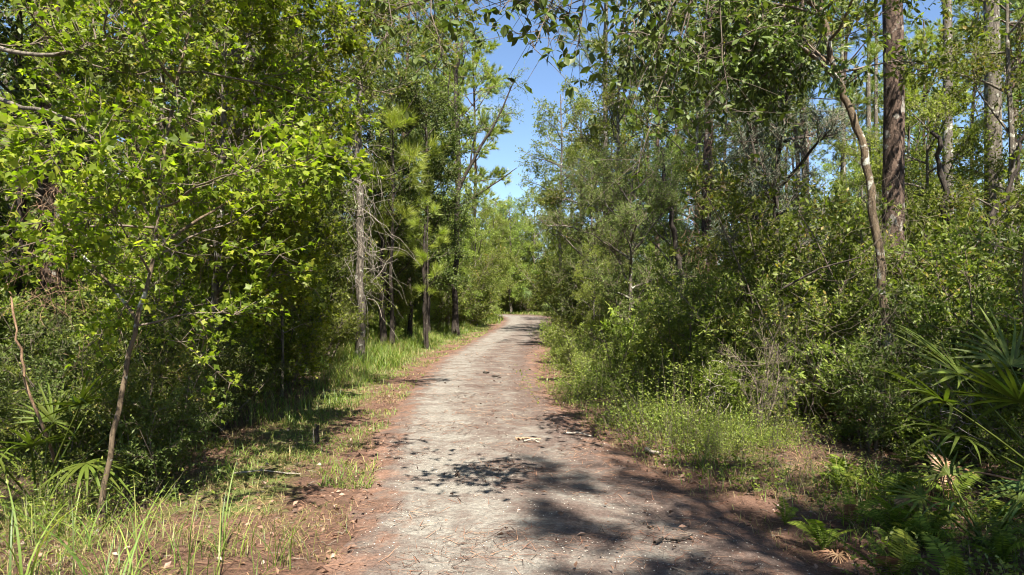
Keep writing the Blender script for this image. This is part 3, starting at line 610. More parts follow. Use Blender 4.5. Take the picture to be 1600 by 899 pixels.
# near left: big bright sweetgum
gum = custom_tree('sweetgum_tree', 'bright yellow-green sweetgum whose sunlit leaves reach over the left verge', 61,
            [([G(330, 0, 8.6), W(335, 480, 8.6), W(345, 300, 8.5), W(352, 60, 8.5), W(360, -200, 8.6)], .055, .03),
             ([W(338, 460, 8.6), W(390, 380, 8.3), W(455, 300, 8.0), W(500, 255, 7.8)], .02, .005),
             ([W(336, 520, 8.6), W(380, 470, 8.2), W(440, 420, 8.0)], .018, .005),
             ([W(345, 280, 8.5), W(400, 200, 8.2), W(455, 160, 8.0)], .018, .005)],
            M['greybark'],
            [dict(path=0, zr=(1.4, 6.8), nl=30, limbL=1.75, elev=(-5, 35), subs=8, subL=.55, ntw=4, twL=.28, nleaf=11, leaf=.072, tmpl=T_STAR2, flat=.62, droop=.04, mat=M['maple'], lr=.014),
             dict(path=1, along=True, n=16, t0=.35, subL=.5, ntw=2, twL=.25, nleaf=6, leaf=.105, tmpl=T_STAR, flat=.85, mat=M['maple']),
             dict(path=2, along=True, n=10, t0=.4, subL=.45, ntw=2, twL=.25, nleaf=6, leaf=.10, tmpl=T_STAR, flat=.85, mat=M['maple']),
             dict(path=3, along=True, n=10, t0=.4, subL=.45, ntw=2, twL=.25, nleaf=6, leaf=.10, tmpl=T_STAR, flat=.85, mat=M['maple'])])
custom_tree('sweetgum_sapling', 'small bright sweetgum in front of the grass strip, right of the big one', 67,
            [([G(440, 0, 11.0), W(442, 500, 11.0), W(438, 430, 11.0), W(446, 330, 11.0)], .025, .008)], M['greybark'],
            [dict(path=0, zr=(.5, 3.0), nl=18, limbL=1.15, elev=(-5, 35), subs=7, subL=.5, ntw=4, twL=.25, nleaf=8, leaf=.07, tmpl=T_STAR2, flat=.65, mat=M['maple'], lr=.01)])
custom_tree('sweetgum_sapling', 'low bushy sweetgum under the big one, between it and the lichened sapling', 68,
            [([G(290, 0, 8.7), W(292, 560, 8.7), W(286, 470, 8.7), W(296, 380, 8.7)], .022, .008)], M['greybark'],
            [dict(path=0, zr=(.7, 2.3), nl=16, limbL=1.1, elev=(-5, 35), subs=7, subL=.5, ntw=4, twL=.25, nleaf=8, leaf=.065, tmpl=T_STAR2, flat=.65, mat=M['maple'], lr=.01)])
# individual leaves at the sunlit tips
lm = MB(); stamp(lm, T_STAR, np.zeros((1, 3)), np.array([[0, 1., 0]]), np.array([[0, 0, 1.]]), 1.0); leafme = lm.build('sweetgum_leaf', M['maple'])
gb = np.array(gum.location)
for (px, py, d, sp, n) in [(500, 262, 7.7, .28, 70), (505, 225, 7.8, .16, 22), (460, 300, 7.8, .3, 60), (440, 215, 8.0, .22, 40), (430, 400, 7.9, .25, 55), (455, 150, 8.0, .2, 30)]:
    c = np.array(W(px, py, d))-gb
    for k in range(n):
        q = c+RS.normal(size=3)*[sp, sp*.8, sp*.55]
        mo('leaf', leafme, gum, q, (RS.normal()*.35+.1, RS.normal()*.35+.15, RS.uniform(-2.6, -.2)), .11*RS.uniform(.6, 1.1))
# more left foliage
custom_tree('sweetgum_tree', 'sweetgum at the left edge with a long bare arching brown branch', 62,
            [([(-7.0, 7.4, 0), (-6.9, 7.4, 2), (-6.7, 7.2, 4), (-6.6, 7.2, 7.5)], .07, .03),
             ([W(-120, 110, 5.6), W(10, 160, 5.1), W(112, 190, 5.0), W(200, 285, 5.0), W(280, 420, 5.2)], .020, .006),
             ([W(-60, 60, 5.5), W(60, 85, 5.3), W(150, 65, 5.4), W(260, 30, 5.7)], .020, .008)],
            M['greybark'],
            [dict(path=0, zr=(.7, 7.3), nl=30, limbL=2.1, elev=(-5, 35), subs=8, subL=.65, ntw=4, twL=.3, nleaf=8, leaf=.075, tmpl=T_STAR2, flat=.7, mat=M['maple'], lr=.018),
             dict(path=2, along=True, n=16, t0=.1, subL=.7, ntw=3, twL=.28, nleaf=6, leaf=.085, tmpl=T_OVAL, flat=.7, mat=M['oak'])])
custom_tree('oak_tree', 'large oak behind the left verge whose leafy limbs overhang the road', 63,
            [([(-5.2, 11.5, 0), (-5.0, 11.5, 2.5), (-4.7, 11.4, 5), (-4.2, 11.2, 8.5)], .12, .05),
             ([(-4.9, 11.4, 4.0), (-3.6, 10.9, 5.2), (-2.2, 10.4, 5.9), (-1.0, 10.0, 6.1)], .05, .012)],
            M['greybark'],
            [dict(path=0, zr=(3.6, 8.6), nl=22, limbL=2.9, elev=(0, 40), subs=10, subL=.9, ntw=4, twL=.36, nleaf=10, leaf=.08, tmpl=T_DIA, flat=.6, mat=M['oak'], lr=.035),
             dict(path=1, along=True, n=34, t0=.2, subL=1.0, ntw=4, twL=.35, nleaf=9, leaf=.075, tmpl=T_OVAL, flat=.6, mat=M['oak'])])
# lichened tall trunk x=562 with bare dead branches
d0 = 16.0
custom_tree('oak_tree', 'tall slim grey oak draped with bare dead vines at the edge of the left wood', 64,
            [([G(562, 0, d0), W(563, 350, d0), W(561, 180, d0), W(566, 20, d0), W(560, -120, d0)], .10, .06),
             ([W(562, 250, d0), W(530, 205, d0-.2), W(524, 160, d0-.2)], .03, .008),
             ([W(562, 330, d0), W(548, 290, d0-.2), W(540, 240, d0-.3), W(522, 200, d0-.4)], .02, .006)],
            M['greybark'],
            [dict(path=0, zr=(6.2, 9.5), nl=12, limbL=2.0, elev=(0, 35), subs=8, subL=.8, ntw=4, twL=.36, nleaf=9, leaf=.08, tmpl=T_DIA, flat=.6, mat=M['oak'], lr=.03)])
# dark forked tree in the middle distance
d0 = 27.0
custom_tree('forked_tree', 'dark forked tree with bare rising limbs against the blue sky left of the road end', 65,
            [([G(712, 0, d0), W(712, 400, d0), W(716, 250, d0), W(712, 130, d0), W(722, 60, d0)], .13, .05),
             ([W(715, 300, d0), W(745, 240, d0), W(780, 180, d0), W(806, 120, d0)], .08, .02),
             ([W(745, 305, d0), W(775, 285, d0), W(808, 262, d0)], .05, .012), ([W(735, 262, d0), W(740, 220, d0), W(755, 190, d0)], .04, .012),
             ([W(715, 200, d0), W(700, 150, d0), W(706, 90, d0)], .04, .012)],
            M['darkbark'],
            [dict(path=0, zr=(7.5, 11.5), nl=12, limbL=1.8, subs=6, subL=.7, ntw=3, twL=.3, nleaf=7, leaf=.07, mat=M['bright'], lr=.02),
             dict(path=1, along=True, n=26, t0=.5, subL=.9, ntw=3, twL=.3, nleaf=7, leaf=.06, tmpl=T_DIA, flat=.5, mat=M['fine'])])
# right: leaning laurel oak with lichened trunk and the arching branch
oak = custom_tree('laurel_oak', 'leaning oak with tan lichened trunk and arched bare limb on the right of the road', 66,
            [([G(1400, 0, 7.2), W(1388, 580, 7.2), W(1382, 480, 7.2), W(1366, 330, 7.3), W(1345, 215, 7.4), W(1322, 150, 7.5), W(1302, 100, 7.5), W(1290, 20, 7.6), W(1270, -80, 7.7)], .050, .028),
             ([W(1312, 128, 7.5), W(1280, 92, 7.4), W(1235, 66, 7.3), W(1180, 55, 7.2), W(1120, 75, 7.1)], .032, .012),
             ([W(1300, 100, 7.5), W(1265, 78, 7.6), W(1225, 70, 7.8), W(1170, 90, 8.0)], .02, .008),
             ([W(1290, 20, 7.6), W(1180, -60, 7.4), W(1050, -20, 7.1), W(960, 60, 6.9)], .03, .008)],
            M['lichenbark'],
            [dict(path=0, zr=(3.9, 6.5), nl=16, limbL=2.0, elev=(0, 35), subs=8, subL=.8, ntw=3, twL=.34, nleaf=8, leaf=.085, tmpl=T_OVAL, flat=.5, mat=M['oak'], lr=.02),
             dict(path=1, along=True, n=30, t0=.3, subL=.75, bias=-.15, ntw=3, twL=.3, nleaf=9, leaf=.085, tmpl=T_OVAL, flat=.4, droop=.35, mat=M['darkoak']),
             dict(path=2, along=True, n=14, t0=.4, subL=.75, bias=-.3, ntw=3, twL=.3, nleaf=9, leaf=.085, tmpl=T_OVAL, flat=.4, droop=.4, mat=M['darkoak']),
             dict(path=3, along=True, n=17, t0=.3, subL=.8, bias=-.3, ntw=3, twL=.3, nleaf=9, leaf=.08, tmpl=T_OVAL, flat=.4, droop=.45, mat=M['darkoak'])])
# overhanging twigs at the top, very near: each leaf of its own
def hanging(label, anchor, tips, seed, leafL=.085, per=34, spread=.16):
    rs = np.random.RandomState(seed); root = thing('oak_branch', label, 'branch', anchor); base = np.array(anchor)
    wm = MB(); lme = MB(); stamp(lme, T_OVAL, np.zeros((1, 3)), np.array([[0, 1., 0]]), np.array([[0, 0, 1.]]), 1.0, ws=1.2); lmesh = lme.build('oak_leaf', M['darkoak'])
    for tp in tips:
        tp = np.array(tp)-base; mid = tp*.5+np.array([0, 0, .12]); q = np.array([[0, 0, 0], mid, tp])
        tt = np.linspace(0, 1, 9)[:, None]; pth = (1-tt)**2*q[0]+2*tt*(1-tt)*q[1]+tt**2*q[2]; pth[1:-1] += rs.normal(size=(7, 3))*.02
        tube(wm, pth, np.linspace(.010, .003, 9), 5)
        for k in range(per):
            u = .45+.58*rs.uniform(0, 1)**.7; a_, b_ = at_path(pth, np.array([u])); off = rs.normal(size=3)*spread*.55
            node = a_[0]+off; tube(wm, [a_[0], a_[0]+off*.5+[0, 0, .01], node], [.003, .002, .0015], 3)
            for j in range(rs.randint(3, 6)):
                d = Vector(norm(np.append(rs.normal(size=2), rs.normal()*.5-.55)))
                e = d.to_track_quat('Y', 'Z').to_euler()
                e.rotate_axis('Y', rs.uniform(-.9, .9))
                mo('leaf', lmesh, root, node, e, leafL*rs.uniform(.6, 1.15))
    mo('twig', wm.build('hanging_twig', M['twig'], True), root)
    return root
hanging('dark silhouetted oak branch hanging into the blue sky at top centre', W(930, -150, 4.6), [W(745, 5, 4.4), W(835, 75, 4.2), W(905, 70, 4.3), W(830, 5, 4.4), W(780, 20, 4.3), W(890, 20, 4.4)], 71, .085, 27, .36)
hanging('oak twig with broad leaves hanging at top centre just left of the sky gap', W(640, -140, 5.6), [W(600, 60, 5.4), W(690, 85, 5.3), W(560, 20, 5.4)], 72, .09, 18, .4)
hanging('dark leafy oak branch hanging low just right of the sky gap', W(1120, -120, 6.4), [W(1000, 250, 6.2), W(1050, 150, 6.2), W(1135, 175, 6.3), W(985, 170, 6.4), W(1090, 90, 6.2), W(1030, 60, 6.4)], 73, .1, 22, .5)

# pines that can be told apart on the right
def pine(px, d, rad, label, h=19, lean=0, bark='pinebark', seed=0, crown_=True, zc=10.5):
    rs = np.random.RandomState(900+seed); x = at(px, d); root = thing('pine_tree', label, 'tree', (x, d, gz(x, d)))
    tr = straight(rs, h, (lean, 0), 20, .012); wmb = MB(); t = np.linspace(0, 1, 20); rr = rad*(1-.55*t); rr[0] *= 1.25
    tube(wmb, tr, rr, 14, 0, .07, rs)
    if crown_:
        mb = crown(rs, tr, zr=(zc, h-.3), nl=20, limbL=2.4, elev=(5, 45), subs=6, subL=.8, ntw=2, twL=.3, kind='pine', needles=22, needleL=.28, wmul=1.5, lr=.045, tw0=.4, wmb=wmb)
        mo('crown', mb.build('pine_crown', [M['twig'], M['pine']]), root, kind='stuff')
    mo('trunk', wmb.build('pine_trunk', M[bark], True), root)
    return root
pine(1397, 8.9, .138, 'thickest pine trunk, red-brown and scaly, upright on the right side of the photo', seed=1, zc=12)
pine(1481, 13.5, .105, 'grey pine trunk just right of the thickest red-brown pine', seed=2, bark='greybark', zc=11)
pine(1552, 10.5, .13, 'broad shadowed pine trunk half hidden by leaves near the right edge of the photo', seed=3, bark='greybark', zc=11.5)
pine(1100, 18, .13, 'reddish pine trunk seen low through the shrubs right of the road', seed=4, lean=.4, zc=13)
pine(1357, 30, .12, 'left one of two thin grey pines side by side against the sky', seed=5, bark='greybark', zc=15, h=21)
pine(1369, 31, .11, 'right one of two thin grey pines side by side against the sky', seed=6, bark='greybark', zc=15, h=21)
pine(1320, 27, .09, 'thin pine in sky gap left of the pair of thin grey pines', seed=7, bark='greybark', zc=13)
pine(945, 24, .11, 'pine whose trunk rises through the top edge right of the central sky gap', seed=8, bark='greybark', zc=8.5, h=17)
pine(85, 9.5, .17, 'reddish pine trunk half hidden by leaves at the far left', seed=9, zc=12)
pine(385, 11.5, .13, 'grey-barked pine showing behind the bright sweetgum leaves on the left', seed=10, bark='greybark', zc=12)

# ------------------------------------------------------------------ palmettos
def leaflet_mesh(mat, droop, seed):
    rs = np.random.RandomState(seed); mb = MB(); n = 5; V = []; 
    for k in range(n+1):
        t = k/n; wd = .028*math.sin(math.pi*(.12+.86*t))**.8*(1-.55*t); y = t*(1-.12*droop*t); z = -droop*.42*t**2.4
        if k < n: V += [(-wd, y, z+.35*wd), (0, y, z), (wd, y, z+.35*wd)]
        else: V += [(0, y, z)]
    F = []
    for k in range(n-1):
        for j in (0, 1): F.append([3*k+j, 3*k+j+1, 3*k+j+4, 3*k+j+3])
    mb.add(V, F); mb.f[-1] = mb.f[-1]; mb.n -= 0
    i = 3*(n-1); m2 = np.array([[i, i+1, i+3], [i+1, i+2, i+3]]); mb.f.append(m2); mb.m.append(np.zeros(2, np.int32))
    return mb.build('leaflet', mat)
LEAFLET = {k: [leaflet_mesh(M[k], d, i) for i, d in enumerate((.25, .6, 1.15))] for k in ('palm', 'lpalm', 'deadpalm')}
from mathutils import Matrix, Euler
def fan_frond(root, rs, hub, axis, upv, size, mat='palm', nl=17, drp=0, base=(0, 0, 0), individual=True, span=105):
    hub = Vector(hub); ax = Vector(axis).normalized(); side = ax.cross(Vector(upv)).normalized(); nz_ = side.cross(ax).normalized()
    wmb = MB(); b = Vector(base); mid = (b+hub)*.5+Vector((0, 0, .06*(hub-b).length)); tt = np.linspace(0, 1, 8)[:, None]
    pth = (1-tt)**2*np.array(b)+2*tt*(1-tt)*np.array(mid)+tt**2*np.array(hub); tube(wmb, pth, np.linspace(.011, .006, 8), 5)
    fr = None; items = []
    for k in range(nl):
        a = R(-span+2*span*k/(nl-1)+rs.uniform(-4, 4)); d = ax*math.cos(a)+side*math.sin(a)
        d = (d+nz_*(.12+rs.uniform(-.12, .12))+Vector((0, 0, -.05*drp))).normalized(); s2 = d.cross(nz_).normalized(); n2 = s2.cross(d)
        L = size*(1-.33*abs(math.sin(a/1.25)))*rs.uniform(.85, 1.08)
        mx_ = Matrix((s2, d, n2)).transposed().to_4x4(); mx_.translation = hub; items.append((mx_ @ Matrix.Diagonal((size*1.0, L, L, 1)), int(rs.choice([0, 0, 1, 2] if drp < 1 else [1, 2, 2]))))
    if individual:
        fr = mo('frond', wmb.build('frond_stalk', M[mat], True), root)
        for mx_, kk in items:
            l_ = mo('leaflet', LEAFLET[mat][kk], fr); l_.matrix_local = mx_
    else:
        for mx_, kk in items:
            src = LEAFLET[mat][kk]; vv = np.array([mx_ @ v.co for v in src.vertices]); 
            q4 = [list(p.vertices) for p in src.polygons if len(p.vertices) == 4]; t3 = [list(p.vertices) for p in src.polygons if len(p.vertices) == 3]
            n0 = wmb.n; wmb.add(vv, np.array(q4)); wmb.f.append(np.array(t3, dtype=np.int32)+n0); wmb.m.append(np.zeros(len(t3), np.int32))
        fr = mo('frond', wmb.build('palmetto_frond', M[mat]), root)
    return fr
def palmetto(label, loc, fronds, seed, mat='palm', name='saw_palmetto', individual=True, nl=17):
    """fronds: (azimuth deg, elevation deg, stalk length, blade size, droop[, mat])"""
    rs = np.random.RandomState(seed); root = thing(name, label, 'palmetto', loc)
    for f_ in fronds:
        az, el, L, s, dr = f_[:5]; mt = f_[5] if len(f_) > 5 else mat
        d = Vector((math.cos(R(az))*math.cos(R(el)), math.sin(R(az))*math.cos(R(el)), math.sin(R(el)))); hub = d*L
        ax = (d+Vector((0, 0, -.35*dr-.12))).normalized(); up = Vector((-d.x*d.z, -d.y*d.z, 1)) + Vector(rs.normal(size=3)*.25)
        fan_frond(root, rs, hub, ax, up, s, mt, nl, dr, (0, 0, -.03), individual)
    return root
palmetto('large glossy saw palmetto with stiff fan fronds at the right edge of the photo', (at(1665, 5.0), 5.0, gz(at(1665, 5), 5)+.2),
         [(165, 38, 1.0, .72, .2), (186, 26, .95, .6, .1), (135, 50, 1.05, .68, .2), (205, 50, .9, .65, .3), (95, 60, 1.0, .7, .1), (245, 45, .8, .62, .6), (215, 12, .55, .6, 1.6, 'lpalm'),
          (262, 22, .6, .58, 1.5, 'lpalm'), (60, 55, .9, .65, .2), (300, 40, .8, .6, .5), (172, 10, .8, .42, 2.2, 'deadpalm')], 80)
palmetto('low saw palmetto with dull arching fans above the ferns at the lower right edge', (at(1540, 4.5), 4.5, gz(at(1540, 4.5), 4.5)),
         [(150, 35, .45, .42, .6), (200, 45, .4, .4, .8, 'lpalm'), (250, 35, .45, .4, .9), (100, 50, .5, .42, .4), (320, 40, .4, .4, .7), (20, 40, .4, .4, .7)], 81, nl=15)
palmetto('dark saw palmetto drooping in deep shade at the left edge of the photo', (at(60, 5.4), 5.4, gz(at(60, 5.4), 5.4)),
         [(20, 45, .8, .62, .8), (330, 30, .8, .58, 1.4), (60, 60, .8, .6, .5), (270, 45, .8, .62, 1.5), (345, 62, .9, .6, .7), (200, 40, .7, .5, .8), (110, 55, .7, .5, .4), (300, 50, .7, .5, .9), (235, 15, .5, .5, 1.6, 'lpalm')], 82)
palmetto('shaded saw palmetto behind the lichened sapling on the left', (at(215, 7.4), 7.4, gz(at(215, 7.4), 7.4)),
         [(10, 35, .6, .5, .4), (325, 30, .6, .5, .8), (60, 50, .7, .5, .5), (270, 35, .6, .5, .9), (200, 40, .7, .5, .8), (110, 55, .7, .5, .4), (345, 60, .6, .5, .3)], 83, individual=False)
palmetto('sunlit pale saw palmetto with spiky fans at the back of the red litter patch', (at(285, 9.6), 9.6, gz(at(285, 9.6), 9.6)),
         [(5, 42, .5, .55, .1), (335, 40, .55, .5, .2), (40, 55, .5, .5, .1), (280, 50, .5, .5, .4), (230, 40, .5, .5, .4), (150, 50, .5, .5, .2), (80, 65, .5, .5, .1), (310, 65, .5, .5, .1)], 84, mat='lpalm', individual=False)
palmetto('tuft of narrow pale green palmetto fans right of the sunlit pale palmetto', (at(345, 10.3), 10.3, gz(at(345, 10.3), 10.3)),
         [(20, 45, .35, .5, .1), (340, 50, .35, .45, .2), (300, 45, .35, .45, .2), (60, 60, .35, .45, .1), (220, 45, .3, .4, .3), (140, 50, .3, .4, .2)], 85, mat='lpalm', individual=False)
# cabbage palm standing where the road bends away
def cabbage(label, px, d, h, seed, s=1.0):
    x = at(px, d); root = palmetto(label, (x, d, h), [(a*43+seed*9, e, 1.0*s, 1.0*s, dr) for a, e, dr in
        [(0, 65, .3), (1, 40, .5), (2, 20, .8), (3, 0, 1.2), (4, -15, 1.6), (5, 50, .4), (6, 10, .9), (7, 30, .6), (8, -20, 1.6), (9, 60, .2), (10, 5, 1.1), (11, 35, .5), (12, -5, 1.4), (13, 25, .8)]],
        seed, mat='lpalm', name='cabbage_palm', individual=False, nl=15); root['category'] = 'palm'
    rs = np.random.RandomState(seed); wmb = MB(); tr = straight(rs, h, (0, 0), 10, .02); tr[:, 2] -= h; tube(wmb, tr, .17*(1+.15*np.sin(np.arange(10)*3)), 10, 0, .12, rs)
    mo('trunk', wmb.build('palm_trunk', M['darkbark'], True), root); root.location.z += gz(x, d)
cabbage('cabbage palm with pale drooping fans beside the bend at the far end of the road', 838, 61.5, 2.4, 86, 1.4)
cabbage('small cabbage palm right of the one at the bend, partly behind shrubs', 874, 52, 1.0, 87, .9)

# ------------------------------------------------------------------ ferns
def frond_mesh(seed, arch, mat='fern'):
    rs = np.random.RandomState(seed); n = 26; mb = MB(); t = np.linspace(0, 1, n); 
    y = t*(1-.2*arch*t); z = .55*arch*(t-1.15*t**2)+.1*t; x = .06*rs.normal()*t**2
    P = np.stack([x+0*t, y, z], 1); tube(mb, P, np.linspace(.006, .002, n), 4)
    T = norm(np.gradient(P, axis=0)); U = np.cross(T, [1., 0, 0]); U = norm(U); L = .17*np.sin(np.pi*(.1+.9*t))**.75+.012
    for s_ in (-1, 1):
        D = norm(np.array([s_, 0, 0])*1.0+T*.28-U*0-np.array([0, 0, .12])); k = slice(3, n)
        stamp(mb, (np.array([[0, 0, 0], [-.13, .25, .02], [0, 1, -.05], [.13, .25, .02]]), T_DIA[1]), P[k], D[k], np.tile([0, 0, 1.], (n-3, 1))+rs.normal(size=(n-3, 3))*.15, L[k]*rs.uniform(.85, 1.1, n-3), 0, 1.0)
    return mb.build('fern_frond', M[mat])
FR = [frond_mesh(90+i, a) for i, a in enumerate((.5, .9, 1.2))]+[frond_mesh(95, 1.3, 'deadpalm')]
def fern(label, px, d, L, n, seed, group=None, gap=None):
    rs = np.random.RandomState(seed); x = at(px, d); root = thing('fern', label, 'fern', (x, d, gz(x, d)), 0, 1, group)
    for k in range(n):
        az = 2*math.pi*k/n+rs.normal()*.3; mo('frond', FR[rs.randint(3)] if rs.rand() > .07 else FR[3], root, (0, 0, 0), (R(rs.uniform(15, 60)), rs.normal()*.2, az), L*.82*rs.uniform(.65, 1.1))
FERNS = [(1395, 3.95, .62, 'bright sunlit fern with long arching fronds at the bottom right of the photo', 8), (1490, 3.8, .5, 'pale green fern whose frond tips touch the bottom edge of the photo at right', 6),
         (1285, 4.5, .42, 'small light fern at the right road edge beside a clump of orange leaves', 7), (1225, 5.0, .3, 'little fern sprouting on the road bank left of the light fern', 5),
         (1565, 4.1, .55, 'broad fern under the low palmetto at the bottom right corner', 7), (1330, 4.9, .45, 'fern in half shade behind the small light fern', 6),
         (1450, 4.7, .5, 'shaded fern between the arching bright fern and the low palmetto', 7), (1385, 5.3, .55, 'fern standing upright in shade in front of the leaning oak', 6),
         (1480, 5.5, .6, 'tall dark fern left of the large glossy palmetto', 7), (1315, 5.6, .45, 'dusky fern under leaning stems left of the leaning oak', 6)]
for i, (px, d, L, lb, n) in enumerate(FERNS): fern(lb, px, d, L, n, 200+i)
rs = np.random.RandomState(77)
for i in range(26):
    d = rs.uniform(4.2, 7.5); px = rs.uniform(1300, 1650)
    L_ = rs.uniform(.3, .55); fern('%s shaded fern %s at lower right' % ('small' if L_ < .38 else 'medium' if L_ < .47 else 'large', 'left of the leaning oak' if px < 1385 else 'right of the leaning oak' if px < 1520 else 'under the palmetto'), px, d, L_, rs.randint(5, 8), 300+i, 'ferns crowded in the undergrowth at lower right')

# ------------------------------------------------------------------ grass clumps that can be told apart
def clump(label, px, d, n, h, wd, lean, seed, mat='grass', spread=.08, name='grass_clump', x=None):
    rs = np.random.RandomState(seed); x = at(px, d) if x is None else x; mb = MB(); a = rs.normal(0, spread, n); b = rs.normal(0, spread, n)
    blades(mb, rs, a, b, h*rs.uniform(.25, 1.1, n), wd*rs.uniform(.35, 1.05, n), lean*1.3, z=np.zeros(n), seg=6)
    k = n//2; blades(mb, rs, rs.normal(0, spread*1.3, k), rs.normal(0, spread*1.3, k), h*rs.uniform(.15, .8, k), wd*rs.uniform(.25, .6, k), lean*1.8, 1, z=np.zeros(k), seg=6)
    o = mo(name, mb.build('grass_clump', [M[mat], M['drygrass']]), None, (x, d, gz(x, d))); prop(o, label, 'grass', 'grass clumps'); return o
for i, (px, d, n, h, wd, ln, lb) in enumerate([
        (20, 3.7, 16, .75, .014, .6, 'tall broad-bladed grass clump at the bottom left corner'), (95, 3.9, 14, .55, .011, .7, 'arching grass clump near the bottom left corner beside the sapling'),
        (175, 3.75, 18, .8, .013, .55, 'tallest grass clump at the foot of the lichened sapling'), (255, 4.3, 13, .62, .009, .5, 'thin upright grass right of the lichened sapling'),
        (310, 4.0, 14, .55, .010, .6, 'open grass clump on the shaded soil at lower left'), (365, 4.4, 14, .6, .011, .45, 'upright grass clump with a dark seed head at lower left'),
        (425, 4.3, 20, .5, .010, .45, 'dense grass clump nearest the road at lower left'), (400, 3.85, 14, .3, .009, .7, 'short grass clump at the bottom edge left of the road'),
        (60, 4.5, 14, .6, .010, .6, 'grass clump in front of the dark palmetto'), (140, 4.4, 10, .6, .010, .7, 'sparse leaning grass left of the lichened sapling')]):
    clump(lb, px, d, n, h, wd, ln, 400+i, spread=.07)
for i, (px, d, n, h, lb) in enumerate([(-10, 4.3, 40, .5, 'fine dense grass clump cut by the left photo edge'), (215, 4.05, 36, .42, 'fine grass clump between the two tallest at lower left'), (330, 4.5, 30, .36, 'fine pale grass clump on the litter at lower left'),
        (120, 4.8, 34, .45, 'fine grass clump behind the lichened sapling foot'), (30, 5.0, 34, .5, 'fine dark grass clump at the foot of the shaded palmetto'), (470, 4.6, 26, .22, 'short grass clump at the left brink of the road, nearest the viewer')]):
    clump(lb, px, d, n, h, .006, .9, 440+i, spread=.13)
clump('bright sedge tuft with one tall pale blade behind the small black stump', 537, 10.2, 90, .36, .010, .7, 420, spread=.14)
clump('yellowish grass tuft on the red litter left of the road', 455, 6.9, 40, .16, .007, .8, 421, 'drygrass', .12)
clump('light green grass tuft at the right edge of the road near a pale stick', 960, 8.9, 60, .34, .009, .6, 422, spread=.12)
clump('drooping grass tuft under the shrubs right of the road', 1120, 7.3, 30, .4, .013, 1.0, 423, spread=.1)
rs = np.random.RandomState(31)
for i in range(26):
    y = rs.uniform(11, 26); l, r = edges(y); x = l-rs.uniform(.9, 2.6)
    o = clump(where_label('lush tall grass clump', x, y), 0, y, 70, rs.uniform(.35, .6), .012, .55, 500+i, spread=.16, x=x); o['group'] = 'lush grass clumps along the left verge'

# ------------------------------------------------------------------ stump, sticks, bark scraps
def stick(label, pts, r, mat='twig', name='stick', cat='stick', seed=0):
    rs = np.random.RandomState(seed); pts = np.array(pts, float); base = pts[0].copy(); mb = MB(); n = 6*(len(pts)-1)+1
    tt = np.linspace(0, len(pts)-1, n); q = np.stack([np.interp(tt, range(len(pts)), pts[:, k]) for k in range(3)], 1); q[:, :2] += rs.normal(size=(n, 2))*r*.5
    tube(mb, q-base, np.linspace(r, r*.5, n)*rs.uniform(.8, 1.15, n), 6); tube(mb, [q[n//2]-base, q[n//2]-base+rs.normal(size=3)*[.08, .08, .01]+[0, 0, .01]], [r*.5, r*.2], 4)
    return prop(mo(name, mb.build('stick', M[mat], True), None, base), label, cat)
def GP(px, py, dz=.02): d = CAMH*FPX/(py-HOR); return (at(px, d), d, float(flat_z(np.array([at(px, d)]), np.array([d]))[0])+dz)
stick('dark crooked stick lying on the shaded road at the bottom right', [GP(1020, 854), GP(1035, 848, .03), GP(1055, 850), GP(1083, 843, .025)], .012, 'darkbark', seed=1)
stick('pale stick lying at the right road edge', [GP(884, 681), GP(905, 682, .03), GP(925, 685)], .016, 'deadwood', seed=2)
stick('orange-brown palm husk strip lying across the middle of the road', [GP(805, 692), GP(822, 692, .03), GP(846, 690)], .018, 'tanwood', seed=3)
stick('curled tan bark strip beside the orange-brown husk', [GP(818, 696), GP(832, 693, .035), GP(842, 696)], .012, 'deadwood', seed=4)
stick('small dark twig lying on the sunlit far part of the road', [GP(768, 591), GP(775, 592, .03), GP(782, 593)], .02, 'darkbark', seed=5)
stick('dark clod of bark on the road left of the small dark twig', [GP(757, 586), GP(762, 586.5, .03)], .03, 'darkbark', 'bark_piece', 'bark', seed=6)
stick('curled dark leaf-like bark scrap in the middle of the near road', [GP(712, 747, .01), GP(716, 745, .03), GP(718, 749, .01)], .012, 'pinebark', 'bark_piece', 'bark', seed=7)
stick('grey log end lying in the litter right of the road', [GP(1010, 706, .03), GP(1030, 716, .04)], .03, 'deadwood', seed=9)
stick('fallen twig across the red litter left of the stump', [GP(365, 758, .04), GP(410, 752, .05), GP(470, 750, .03)], .009, 'deadwood', seed=10)
stick('short dark twig on the road below the palm husk', [GP(770, 728), GP(785, 727, .02), GP(790, 729)], .007, 'darkbark', seed=11)
stick('small twig on shaded grey road right of centre', [GP(1010, 826), GP(1025, 829, .02)], .008, 'darkbark', seed=12)
st = thing('stump', 'small black burnt stump sticking up from the red litter left of the road', 'stump', GP(495, 698, 0))
mb = MB(); tube(mb, [(0, 0, -.05), (.01, 0, .06), (.0, 0, .15), (.02, .01, .21)], [.035, .026, .024, .012], 8, 0, .15, np.random.RandomState(2)); mo('stem', mb.build('stump', M['darkbark'], True), st)
mb = MB(); tube(mb, [(-.02, -.01, -.02), (-.03, -.02, .1), (-.03, -.02, .19)], [.008, .007, .003], 5); mo('splinter', mb.build('splinter', M['deadwood'], True), st)
# dry dead-leaf fans fallen in the undergrowth
def deadpile(label, px, py, s, seed):
    p = GP(px, py, 0); palmetto(label, (p[0], p[1], p[2]+.02), [(a*51+seed, 12, .05, s, 1.2, 'deadpalm') for a in range(6)], seed, name='dead_fan', individual=False, nl=11)['category'] = 'dead leaf'
deadpile('clump of orange dead palmetto leaves at the foot of the small light fern', 1305, 868, .16, 3)
deadpile('dried brown palmetto fan collapsed under the shrubs right of the road', 1050, 655, .42, 4)
deadpile('pale dry palmetto fan lying at the back of the red litter patch', 305, 705, .3, 5)

